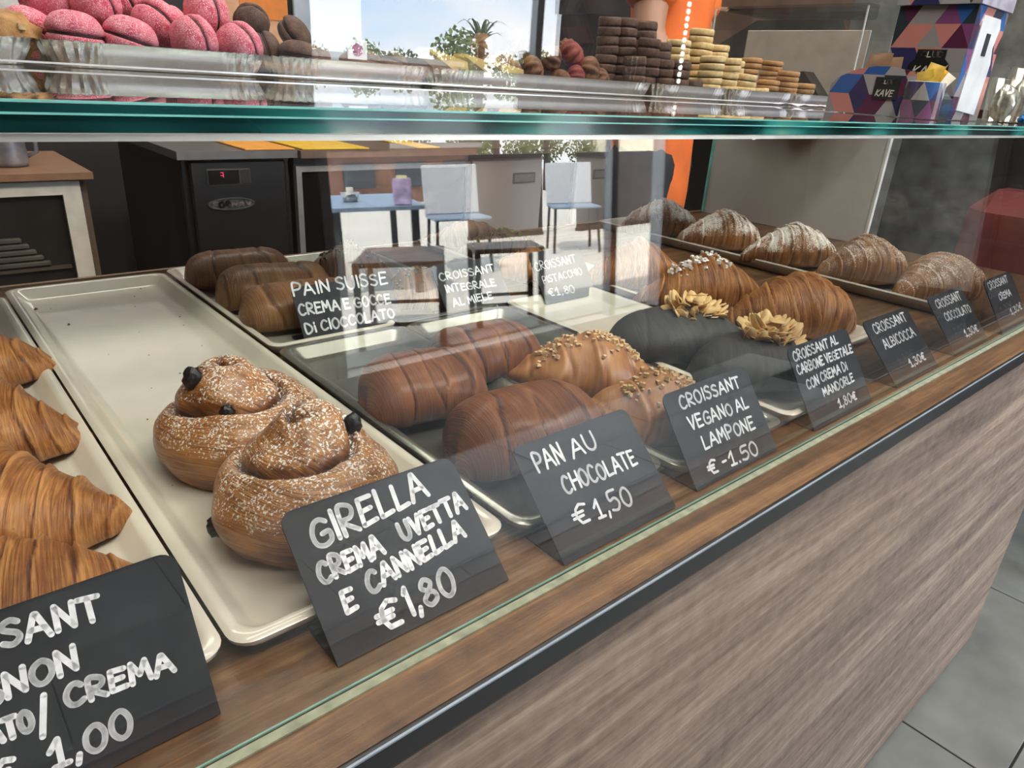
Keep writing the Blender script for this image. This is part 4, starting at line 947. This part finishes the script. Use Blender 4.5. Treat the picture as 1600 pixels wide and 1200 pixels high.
# sheet of paper at the right of the silver trays
pp = MB(); P = []
for i in range(9):
    for j in range(5): P.append((1.03 + i * .022, .560 + j * .010 + i * .002, SH_T + .0012 + .003 * abs(math.sin(i * 1.3 + j * .9))))
pp.add(P, [(i * 5 + j, (i + 1) * 5 + j, (i + 1) * 5 + j + 1, i * 5 + j + 1) for i in range(8) for j in range(4)])
o = pp.build('crumpled_paper', plain('lilac_white_paper', (.75, .73, .82), .5)); o.modifiers.new('s', 'SOLIDIFY').thickness = .0004
tag(o, 'crumpled white paper lying before the rightmost silver trays', 'paper')

# ------------------------------------------------------------------ behind the bar
blackm = plain('black_appliance', (.012, .012, .012), .35); dsteel = plain('satin_steel_door', (.62, .61, .59), .5, .1, vary=.05, scale=4)
BY = 1.90
fr = empty('bar_fridge', (.72, 2.2, FZ), 0, 'black bar fridge with digital display and oval badge, behind the case at left', 'fridge')
part(MB().box(.575, BY + .02, FZ, .862, 2.5, .035, bev=.004), 'body', blackm, fr)
part(MB().box(.592, BY, FZ + .1, .842, BY + .02, .030, bev=.004), 'door', blackm, fr)
part(MB().box(.560, BY - .015, .036, .872, 2.5, .056), 'top', plain('grey_fridge_top', (.16, .155, .15), .3), fr)
dp = part(MB().box(.630, BY - .004, -.030, .744, BY, .012, bev=.003), 'display_panel', plain('dark_grey_panel', (.07, .07, .065), .4), fr)
q = MB()
q.box(.634, BY - .0055, -.026, .712, BY - .004, .008); part(q, 'display_glass', plain('black_display', (.01, .01, .01), .2), fr)
part(MB().box(.716, BY - .0055, -.026, .740, BY - .004, .008), 'key_field', plain('dark_keys', (.025, .025, .024), .5, vary=.6, scale=200), fr)
rm, rnt, rb = newmat('red_display_digit'); rb.inputs['Base Color'].default_value = (.5, .02, .06, 1); rb.inputs['Emission Color'].default_value = (.9, .05, .12, 1); rb.inputs['Emission Strength'].default_value = .7
q = MB(); q.box(.664, BY - .0065, .001, .672, BY - .0055, .003); q.box(.670, BY - .0065, -.010, .672, BY - .0055, .002); q.box(.664, BY - .0065, -.006, .671, BY - .0055, -.004)
part(q, 'display_digit', rm, fr)
ov = MB(); P = []
for rr_, ad in ((1, 0), (.86, 0)):
    pass
n = 36; cxo, czo = .687, -.078
ring = [(cxo + .062 * s_ * math.cos(2 * PI * k_ / n), BY - d_, czo + .0165 * s2 * math.sin(2 * PI * k_ / n)) for s_, s2, d_ in ((1, 1, .001), (.98, .96, .006), (.90, .80, .006), (.89, .78, .003)) for k_ in range(n)]
ov.add(ring, [(i * n + j, i * n + (j + 1) % n, (i + 1) * n + (j + 1) % n, (i + 1) * n + j) for i in range(3) for j in range(n)] + [tuple(range(3 * n, 4 * n))])
part(ov, 'oval_badge', plain('grey_badge_metal', (.13, .13, .12), .3, .6), fr)
q = text_geo('FORNAV', .637, .735, czo - .007, .014, .004, lambda u, v: (u, BY - .0068, v)); part(q, 'badge_lettering', plain('dim_badge_letters', (.20, .17, .16), .4), fr)
# glass door fridge with steel frame
gf = empty('glass_door_fridge', (1.16, 2.2, FZ), 0, 'long dark glass door fridge with a pale metal frame beside the black fridge', 'fridge')
part(MB().box(.875, BY + .02, FZ, 1.482, 2.5, .035), 'body', blackm, gf)
fm = plain('pale_door_frame', (.36, .35, .33), .4, .5)
q = MB(); q.box(.872, BY, FZ + .1, .888, BY + .02, .012); q.box(.888, BY, -.004, 1.478, BY + .02, .012); q.box(1.462, BY, FZ + .1, 1.478, BY + .02, -.004); q.box(.888, BY, FZ + .1, 1.462, BY + .02, FZ + .12); part(q, 'door_frame', fm, gf)
part(MB().box(.888, BY + .008, FZ + .12, 1.462, BY + .014, -.004), 'door_glass', plain('black_glass', (.008, .008, .009), .08), gf)
wk = MB().box(.875, BY - .03, .036, 2.45, 2.5, .056); tag(wk.build('worktop', plain('worktop_brown', (.16, .11, .08), .4)), 'brown worktop running over the fridges behind the case', 'worktop')
for i, (a, b_, lb) in enumerate([(1.487, 1.806, 'grey steel cabinet with recessed handle, left one of two behind the case'), (1.982, 2.418, 'grey steel cabinet with recessed handle, right one of two behind the case')]):
    sc_ = empty('steel_cabinet', ((a + b_) / 2, 2.2, FZ), 0, lb, 'cabinet', None)
    part(MB().box(a, BY + .02, FZ, b_, 2.5, .030), 'body', blackm, sc_)
    part(MB().box(a, BY, FZ + .1, b_, BY + .02, .016, bev=.004), 'door', dsteel, sc_)
    hx = a + .55 * (b_ - a)
    if i: hx = a + .20 * (b_ - a)
    h_ = part(MB().box(hx, BY - .003, -.066, hx + .105, BY, -.030, bev=.0012), 'handle', plain('recess_rim', (.26, .255, .245), .4, .5), sc_)
    part(MB().box(hx + .008, BY - .0045, -.060, hx + .097, BY - .003, -.036), 'handle_recess', plain('recess_panel', (.42, .41, .39), .35, .4), sc_)
tag(MB().box(1.810, BY + .03, FZ, 1.978, 2.5, .030).build('bar_unit', blackm), 'dark unit in the gap between the two grey steel cabinets', 'cabinet')
# yellow and orange boards on the worktop
for i, (x0_, x1_, y0_, cc_, lb) in enumerate([(.73, .865, 1.885, (.80, .36, .06), 'orange mat on the black fridge'), (.885, 1.09, 1.88, (.78, .50, .04), 'yellow mat on the worktop behind the case'), (1.26, 1.34, 1.88, (.78, .48, .04), 'small yellow mat farther right on the worktop')]):
    o = tag(MB().box(x0_, y0_, .0566, x1_, 2.25, .0606, bev=.001).build('table_mat', plain('coloured_mat', cc_, .5)), lb, 'mat')
o = MB().box(.955, 1.50 + .42, .0612, 1.02, 2.0, .0632); 
# left cabinet with white frame
lc_ = empty('white_framed_cabinet', (.10, 2.1, FZ), 0, 'cabinet with white frame and brown wooden top at the far left behind the case', 'cabinet')
part(MB().box(-.45, BY + .02, FZ, .362, 2.30, -.002), 'body', plain('brown_cabinet_side', (.11, .075, .05), .5), lc_)
part(MB().box(-.47, BY - .02, -.001, .372, 2.31, .014), 'top', plain('brown_cabinet_top', (.26, .14, .075), .4), lc_)
wfm = plain('white_frame', (.66, .62, .52), .45)
q = MB(); q.box(.308, BY - .002, FZ, .345, BY + .018, -.006); q.box(-.44, BY - .002, -.036, .308, BY + .018, -.006); part(q, 'white_frame', wfm, lc_)
part(MB().box(-.44, BY + .012, FZ, .308, BY + .02, -.036), 'dark_interior', plain('dark_inside_sheet', (.018, .017, .014), .3), lc_)  # flat dark sheet in place of the cabinet's dark inside
part(MB().box(-.44, BY + .002, -.205, .300, BY + .014, -.198), 'inner_shelf', plain('dim_wooden_shelf', (.075, .055, .035), .5), lc_)
cl = MB(); 
for k_ in range(5): cl.box(-.40, BY - .0, -.195 + k_ * .014, .26 - k_ * .012, BY + .012, -.183 + k_ * .014, bev=.003)
part(cl, 'folded_cloths', plain('dim_grey_cloths', (.075, .065, .05), .8, vary=.5, scale=12), lc_)
bt = empty('steel_jug', (.235, 2.02, .0146), 0, 'grey metal jug standing on the brown cabinet top at far left', 'jug')
MB().lathe([(.035, 0), (.038, .01), (.036, .07), (.030, .11), (.031, .115), (.028, .115), (.0001, .02)], 28).build('body', plain('blue_grey_metal', (.30, .31, .35), .3, .5, vary=.4, scale=30), bt, smooth=True)
MB().tube([(.036, 0, .02), (.056, 0, .03), (.058, 0, .07), (.034, 0, .09)], .005, 8).build('handle', plain('blue_grey_metal', (.25, .26, .32), .3, .5), bt, smooth=True)
bk_ = empty('coffee_grinder', (.06, 2.05, .0146), 0, 'black appliance beside the jug at the left edge', 'appliance')
MB().box(-.16, -.09, 0, .095, .12, .16, bev=.01).build('housing', blackm, bk_); MB().box(-.12, -.092, .03, .06, -.09, .12).build('front_plate', plain('dim_plate', (.03, .03, .032), .4), bk_)
# background things seen above the shelf
wpn = empty('white_notice_board', (.45, 2.96, .35), 0, 'white board on the dark wall above the leftmost pink cookies', 'board')
MB().box(-.06, 0, 0, .20, .02, .60, bev=.004).build('panel', plain('white_board', (.72, .70, .66), .5, vary=.25, scale=14), wpn)
opn = empty('orange_sign_board', (1.22, 2.96, .30), 0, 'orange and cream board on the wall above the dark cookies', 'board')
MB().box(-.14, 0, 0, .14, .02, .7).build('panel', plain('cream_orange_board', (.75, .42, .24), .5), opn); MB().box(-.05, -.004, .12, .14, 0, .7).build('orange_field', plain('orange_field', (.80, .25, .03), .5), opn)
pbn = empty('sky_stand_in_board', (1.52, 2.96, .20), 0, 'added pale board standing in for bright sky above the dark cookies', 'board')  # added board, its pale colour stands in for bright sky
MB().box(-.13, 0, 0, .17, .02, .85, bev=.004).build('panel', plain('sky_tone_board', (.44, .53, .62), .5, vary=.25, scale=6), pbn); MB().box(-.14, -.004, -.02, .18, .004, 0).build('lower_rail', M['aluminium'], pbn)
# black hopper and stone
hp = empty('black_hood', (2.35, 1.35, FZ), 0, 'black machine with a sloping top behind the clear acrylic bin', 'machine')
MB().prism([(-.30, 0), (.25, 0), (.25, 1.12), (.02, 1.30), (-.30, 1.16)], 'y', -.15, .15).build('housing', blackm, hp); MB().box(-.26, -.153, .9, .20, -.15, 1.1).build('door', plain('black_door', (.02, .018, .018), .3), hp)
bc2 = empty('black_cash_desk', (3.4, .55, FZ), 0, 'black angular desk unit seen past the tall printed box', 'desk')
MB().prism([(-.35, 0), (.30, 0), (.30, 1.10), (-.05, 1.24), (-.35, 1.16)], 'x', -.5, .6).build('body', blackm, bc2); MB().box(-.42, -.36, 1.162, .2, -.30, 1.172).build('ledge', plain('grey_ledge', (.16, .16, .15), .5), bc2)
# dark red armchair beyond the end glass
ar = empty('red_armchair', (2.05, .42, FZ), 0, 'dark red padded armchair seen through the end glass behind the right hand signs', 'chair')
redm = plain('dark_red_leather', (.17, .022, .022), .45, vary=.3, scale=8)
MB().box(-.10, -.35, .50, .08, .17, .90, bev=.05).build('backrest', redm, ar, smooth=False); MB().box(-.05, -.35, .38, .50, .17, .50, bev=.04).build('seat', redm, ar)
for sx_, sy_ in ((-.04, -.3), (-.04, .12), (.44, -.3), (.44, .12)): MB().tube([(sx_, sy_, 0), (sx_, sy_, .39)], .018, 8).build('leg', blackm, ar)
bp = empty('black_side_screen', (2.75, .6, FZ), 0, 'black screen closing the view beyond the dark red armchair', 'screen')
MB().box(0, -.9, 0, .03, .48, 1.07).build('panel', blackm, bp); MB().box(-.01, -.9, 0, 0, -.86, 1.07).build('edge', M['black_trim'], bp)

# ------------------------------------------------------------------ staff member in orange
def skin_mesh(name, verts, edges, radii, root, mat, parent, sub=2):
    me = bpy.data.meshes.new(name); me.from_pydata(verts, edges, []); o = bpy.data.objects.new(name, me); COL.objects.link(o); o.parent = parent
    sk = o.modifiers.new('skin', 'SKIN'); sv = me.skin_vertices if len(me.skin_vertices) else None
    if sv is None: me.attributes; bpy.context.view_layer.update(); sv = me.skin_vertices
    for i, r in enumerate(radii):
        rr_ = r if isinstance(r, tuple) else (r, r); sv[0].data[i].radius = rr_; sv[0].data[i].use_root = (i == root)
    sk.use_smooth_shade = True; sb = o.modifiers.new('sub', 'SUBSURF'); sb.levels = sub; sb.render_levels = sub
    me.materials.append(mat); return o
ps = empty('person', (1.72, 1.36, FZ), math.radians(200), 'person in an orange short sleeved shirt and dark trousers behind the counter', 'person')
skinm = plain('skin', (.42, .23, .15), .5, vary=.06); orm = plain('orange_shirt', (.80, .17, .03), .75, vary=.12, scale=12); trm = plain('dark_trousers', (.02, .02, .025), .8)
V = [(0, 0, .93), (0, 0, 1.10), (0, 0, 1.27), (0, 0, 1.40), (0, 0, 1.48), (0, .01, 1.54), (-.17, 0, 1.39), (-.23, .03, 1.17), (-.20, .20, 1.02), (-.19, .25, 1.00), (.17, 0, 1.39), (.23, .03, 1.17), (.18, .22, 1.04), (.17, .27, 1.03),
     (-.09, 0, .86), (-.10, .01, .48), (-.10, -.01, .09), (-.10, .12, .04), (.09, 0, .86), (.10, .01, .48), (.10, -.01, .09), (.10, .12, .04)]
E_ = [(0, 1), (1, 2), (2, 3), (3, 4), (4, 5), (3, 6), (6, 7), (7, 8), (8, 9), (3, 10), (10, 11), (11, 12), (12, 13), (0, 14), (14, 15), (15, 16), (16, 17), (0, 18), (18, 19), (19, 20), (20, 21)]
Rr = [(.14, .10), (.125, .09), (.145, .10), (.12, .08), .055, .055, .055, .042, .028, .024, .055, .042, .028, .024, .085, .06, .042, .035, .085, .06, .042, .035]
skin_mesh('body', V, E_, Rr, 0, skinm, ps)
def fingers(sx_):
    base = Vector((sx_ * .19, .25, 1.00))
    for k_, (dx, ln) in enumerate([(-.026, .060), (-.009, .072), (.009, .068), (.025, .052)]):
        p0 = base + Vector((dx * .8, .01, 0)); p1 = base + Vector((dx, .045, -.004)); p2 = p1 + Vector((0, ln * .5, -.012)); p3 = p2 + Vector((0, ln * .4, -.022))
        MB().tube([p0, p1, p2, p3], [.010, .009, .008, .006], 8).build('finger', skinm, ps, smooth=True)
    t = base + Vector((-sx_ * .03, 0, 0)); MB().tube([base, t, t + Vector((-sx_ * .018, .03, -.012)), t + Vector((-sx_ * .02, .055, -.02))], [.013, .012, .010, .007], 8).build('thumb', skinm, ps, smooth=True)
fingers(-1); fingers(1)
skin_mesh('shirt', [(0, 0, .60), (0, 0, 1.10), (0, 0, 1.27), (0, 0, 1.40), (0, 0, 1.46), (-.17, 0, 1.39), (-.215, .02, 1.24), (.17, 0, 1.39), (.215, .02, 1.24)], [(0, 1), (1, 2), (2, 3), (3, 4), (3, 5), (5, 6), (3, 7), (7, 8)], [(.175, .135), (.155, .112), (.165, .118), (.135, .095), .072, .078, .075, .078, .075], 0, orm, ps)
skin_mesh('trousers', [(0, 0, .97), (0, 0, .90), (-.095, 0, .82), (-.10, .01, .48), (-.10, -.01, .12), (.095, 0, .82), (.10, .01, .48), (.10, -.01, .12)], [(0, 1), (1, 2), (2, 3), (3, 4), (1, 5), (5, 6), (6, 7)], [(.150, .108), (.155, .112), .10, .078, .065, .10, .078, .065], 0, trm, ps)
hd = MB(); n, L_ = 24, 18; P = []
for i in range(L_ + 1):
    th = PI * i / L_
    for j in range(n):
        a = 2 * PI * j / n; x, y, z = math.sin(th) * math.cos(a) * .075, math.sin(th) * math.sin(a) * .095, math.cos(th) * .120
        if z < 0: x *= 1 + z * 2.2; y *= 1 + z * 1.2
        if y > .08 and abs(x) < .02 and -.03 < z < .02: y += .018
        P.append((x, y + .015, z + 1.64))
hd.add(P, [(i * n + j, (i + 1) * n + j, (i + 1) * n + (j + 1) % n, i * n + (j + 1) % n) for i in range(L_) for j in range(n)]); ho = hd.build('head', skinm, ps, smooth=True)
for sx_ in (-1, 1):
    blob(.010, 1, (1, .6, .7)).build('eye', plain('eye_white', (.7, .7, .7), .2), ho, smooth=True, loc=(sx_ * .030, .098, 1.645)); blob(.018, 2, (.4, .8, 1.3)).build('ear', skinm, ho, smooth=True, loc=(sx_ * .076, .01, 1.63))
MB().tube([(-.024, .100, 1.575), (0, .108, 1.572), (.024, .100, 1.575)], .005, 6).build('mouth', plain('lips', (.4, .12, .1), .5), ho, smooth=True)
hr = MB(); P2 = [(x * 1.08, (y - .015) * 1.08 - .002, (z - 1.64) * 1.07 + 1.645) for x, y, z in P]
hr.add(P2, [(i * n + j, (i + 1) * n + j, (i + 1) * n + (j + 1) % n, i * n + (j + 1) % n) for i in range(L_) for j in range(n) if (i < 5 or (i < 11 and not (2 <= j <= 10)))]); hr.build('hair', plain('dark_hair', (.03, .02, .015), .6), ho, smooth=True)

# ------------------------------------------------------------------ outdoors: what the glass mirrors
struct('ground', MB().box(-14, -40, FZ - .05, 60, -2.7, FZ - .002), plain('sunlit_paving', (.66, .61, .52), .8, vary=.12, scale=.7))
pvg = plain('grey_kerb', (.34, .34, .33), .8)
tag(MB().box(1.2, -2.95, FZ - .002, 5.5, -2.71, FZ + .01, bev=.003).build('threshold_slab', pvg), 'grey stone threshold slab outside the door opening', 'threshold')
dk = plain('dark_brown_metal', (.035, .022, .016), .5)
def stool(loc, rz, label, w=.40, l=.36, h=.50):
    o = empty('outdoor_stool', loc, math.radians(rz), label, 'stool', 'outdoor stools mirrored in the front glass')
    for sx_, sy_ in ((-1, -1), (1, -1), (1, 1), (-1, 1)): MB().box(sx_ * w / 2 - .018, sy_ * l / 2 - .018, 0, sx_ * w / 2 + .018, sy_ * l / 2 + .018, h - .03).build('leg', dk, o)
    MB().box(-w / 2 - .02, -l / 2 - .02, h - .03, w / 2 + .02, l / 2 + .02, h, bev=.006).build('seat', plain('brown_slat_seat', (.10, .06, .04), .5), o)
    MB().box(-w / 2, -l / 2 - .008, .14, w / 2, -l / 2 + .008, .16).build('stretcher', dk, o); MB().box(-w / 2, l / 2 - .008, .14, w / 2, l / 2 + .008, .16).build('stretcher', dk, o); return o
GZ = FZ - .002
stool((2.24, -3.12, GZ), 36, 'brown outdoor stool mirrored low in the front glass, left one', .46, .66)
stool((2.92, -2.98, GZ), 30, 'brown outdoor stool mirrored low in the front glass, right one', .40, .34)
blu = plain('blue_grey_plastic', (.16, .22, .30), .35, vary=.06)
def chair(loc, rz, label, s=1.0):
    o = empty('terrace_chair', loc, math.radians(rz), label, 'chair', 'terrace chairs mirrored in the front glass'); o.scale = (s, s, s)
    MB().box(-.24, -.24, .43, .24, .24, .455, bev=.01).build('seat', blu, o); mb = MB().box(-.24, -.012, 0, .24, .012, .42, bev=.01)
    mb.build('backrest', plain('pale_grey_plastic', (.50, .51, .53), .35), o, loc=(0, .23, .45), rot=(-.18, 0, 0))
    for sx_, sy_ in ((-1, -1), (1, -1), (1, 1), (-1, 1)): MB().tube([(sx_ * .21, sy_ * .20, .44), (sx_ * .23, sy_ * .24, 0)], .014, 8).build('leg', M['black_trim'], o)
    return o
chair((4.05, -5.0, GZ), 205, 'grey terrace chair with blue seat beside the round cornered table, as mirrored in the glass', 1.12)
chair((5.8, -5.2, GZ), 215, 'grey terrace chair with blue seat mirrored between the two steel cabinets', 1.1)
tb_ = empty('terrace_table', (3.25, -5.25, GZ), math.radians(-64), 'blue grey terrace table with ashtray and napkin box mirrored in the front glass', 'table')
sq = rrect(-1.05, -.38, 1.05, .38, .1, 5); MB().prism(sq, 'z', .66, .69).build('tabletop', blu, tb_)
for sx_, sy_ in ((-1, -1), (1, -1), (1, 1), (-1, 1)): MB().box(sx_ * .9 - .03, sy_ * .30 - .03, 0, sx_ * .9 + .03, sy_ * .30 + .03, .66).build('leg', plain('dark_table_leg', (.05, .06, .07), .4), tb_)
o = empty('napkin_box', (3.05, -4.35, GZ + .691), .6, 'lilac patterned napkin box standing on the terrace table', 'box'); MB().box(-.07, -.06, 0, .07, .06, .20, bev=.008).build('carton', plain('lilac_carton', (.42, .34, .52), .5, vary=.5, scale=14), o); MB().box(-.04, -.04, .20, .04, .04, .22).build('napkins', plain('napkin', (.8, .78, .4), .7), o)
o = empty('ashtray', (3.0, -5.1, GZ + .691), 0, 'small steel ashtray on the terrace table', 'ashtray'); MB().lathe([(.06, 0), (.08, .08), (.07, .08), (.05, .02), (.0001, .02)], 20).build('bowl', M['steel'], o, smooth=True); MB().lathe([(.025, .02), (.03, .12), (.0001, .12)], 12).build('cup', M['tray_white'], o, smooth=True)
for i, (xa, ya, xb, yb, lb) in enumerate([(5.62, -6.9, 6.72, -6.7, 'added dark blocker for the mirrored bright ground, left one'), (7.32, -6.6, 9.0, -6.6, 'added dark blocker for the mirrored bright ground, right one')]):
    sc2 = empty('reflection_blocker', ((xa + xb) / 2, (ya + yb) / 2, GZ), math.atan2(yb - ya, xb - xa), lb, 'screen'); L2_ = math.hypot(xb - xa, yb - ya) / 2  # added boards, hide bright ground from the front glass reflection
    MB().box(-L2_, -.03, .04, L2_, .03, 1.06, bev=.005).build('panel', dk, sc2); MB().box(-L2_, -.05, 0, L2_, .05, .04).build('base', dk, sc2)
# buildings and trees far across the street
for i, (x, y, w_, d_, h_, cc_, lb) in enumerate([(9.0, -16, 5.5, 3, 1.25, (.20, .11, .08), 'low brown brick building across the street, mirrored at the top of the front glass'), (27.5, -20, 7, 4, 3.6, (.72, .68, .55), 'cream building across the street at the right of the mirrored view')]):
    bo = empty('building', (x, y, GZ), 0, lb, 'building'); MB().box(-w_ / 2, -d_ / 2, 0, w_ / 2, d_ / 2, h_).build('walls', plain('rendered_wall', cc_, .8, vary=.2, scale=2), bo)
    MB().box(-w_ / 2 - .1, -d_ / 2 - .1, h_, w_ / 2 + .1, d_ / 2 + .1, h_ + .12).build('roof', plain('roof_slab', (.25, .24, .23), .7), bo)
    for k_ in range(4):
        xx = -w_ / 2 + (k_ + .5) * w_ / 4; MB().box(xx - .4, d_ / 2, h_ * .3, xx + .4, d_ / 2 + .03, h_ * .75).build('window', plain('dark_window', (.05, .06, .07), .2), bo)
grn = plain('tree_foliage', (.13, .17, .07), .8, vary=.5, scale=4)
def leafy(seed, R, squash):
    rs = random.Random(seed); mb = MB()
    for _ in range(700):
        d = Vector((rs.gauss(0, 1), rs.gauss(0, 1), rs.gauss(0, 1))).normalized() * R * (rs.random() ** .4); p = Vector((d.x, d.y, d.z * squash)); s = R * .12
        a = Vector((rs.gauss(0, 1), rs.gauss(0, 1), rs.gauss(0, 1))).normalized() * s; b = Vector((rs.gauss(0, 1), rs.gauss(0, 1), rs.gauss(0, 1))).normalized() * s; mb.add([p, p + a, p + a + b, p + b], [(0, 1, 2, 3)])
    return mb
tr0 = None; rs = random.Random(2)
for i in range(12):
    x = 9.6 + i * 1.75 + rs.uniform(-.3, .3); s = rs.uniform(.8, 1.25)
    if tr0 is None:
        tr0 = empty('tree', (x, -22, GZ), 0, 'round green tree in the row across the street', 'tree', 'trees across the street')
        leafy(1, .95, .85).build('crown', grn, tr0, loc=(0, 0, 1.55)); MB().tube([(0, 0, 0), (.03, 0, 1.3)], .07, 8).build('trunk', dk, tr0); s *= .88; tr0.scale = (s, s, s)
    else: dup(tr0, (x, -22 + rs.uniform(-1, 1), GZ), (0, 0, rs.random() * 6), s * .88)
pm0 = None
for i, (x, y, s) in enumerate([(13.2, -15.5, .9), (15.4, -15.8, .75)]):
    if pm0 is None:
        pm0 = empty('palm_tree', (x, y, GZ), 0, '', 'tree', 'palms across the street')
        MB().tube([(0, 0, 0), (.05, 0, 1.9)], [.12, .09], 8).build('trunk', dk, pm0)
        fd = MB()
        for k_ in range(16):
            a = 2 * PI * k_ / 16; pr = None
            for t_ in range(7):
                q_ = t_ / 6; r_ = .75 * q_; z_ = 1.9 + .55 * math.sin(q_ * 2.2) * (1 if k_ % 2 else .5) ; w2 = .07 * (1 - q_) + .01; c_ = Vector((r_ * math.cos(a), r_ * math.sin(a), z_)); n_ = Vector((-math.sin(a), math.cos(a), 0)) * w2
                cur = (c_ - n_, c_ + n_)
                if pr: fd.add([pr[0], pr[1], cur[1], cur[0]], [(0, 1, 2, 3)])
                pr = cur
        fd.build('fronds', plain('palm_green', (.07, .10, .05), .7, vary=.4), pm0); pm0['label'] = 'taller palm tree mirrored in the upper glass above the ridged cookies'
    else: dup(pm0, (x, y, GZ), (0, 0, 1), s, 'shorter palm tree mirrored just right of the taller palm')
# a strip lamp on the inner front wall, mirrored as a beaded light
ls_ = empty('strip_lamp', (5.05, -2.59, .30), 0, 'narrow beaded strip lamp mirrored right of the biscuits', 'lamp')
em, ent, eb = newmat('lamp_glow'); eb.inputs['Emission Color'].default_value = (1, .97, .90, 1); eb.inputs['Emission Strength'].default_value = 14
MB().box(-.03, 0, 0, .03, .02, .62).build('housing', M['black_trim'], ls_)
for k_ in range(12): blob(.018, k_, (1, .5, 1)).build('bulb', em, ls_, smooth=True, loc=(0, .025, .03 + k_ * .05))
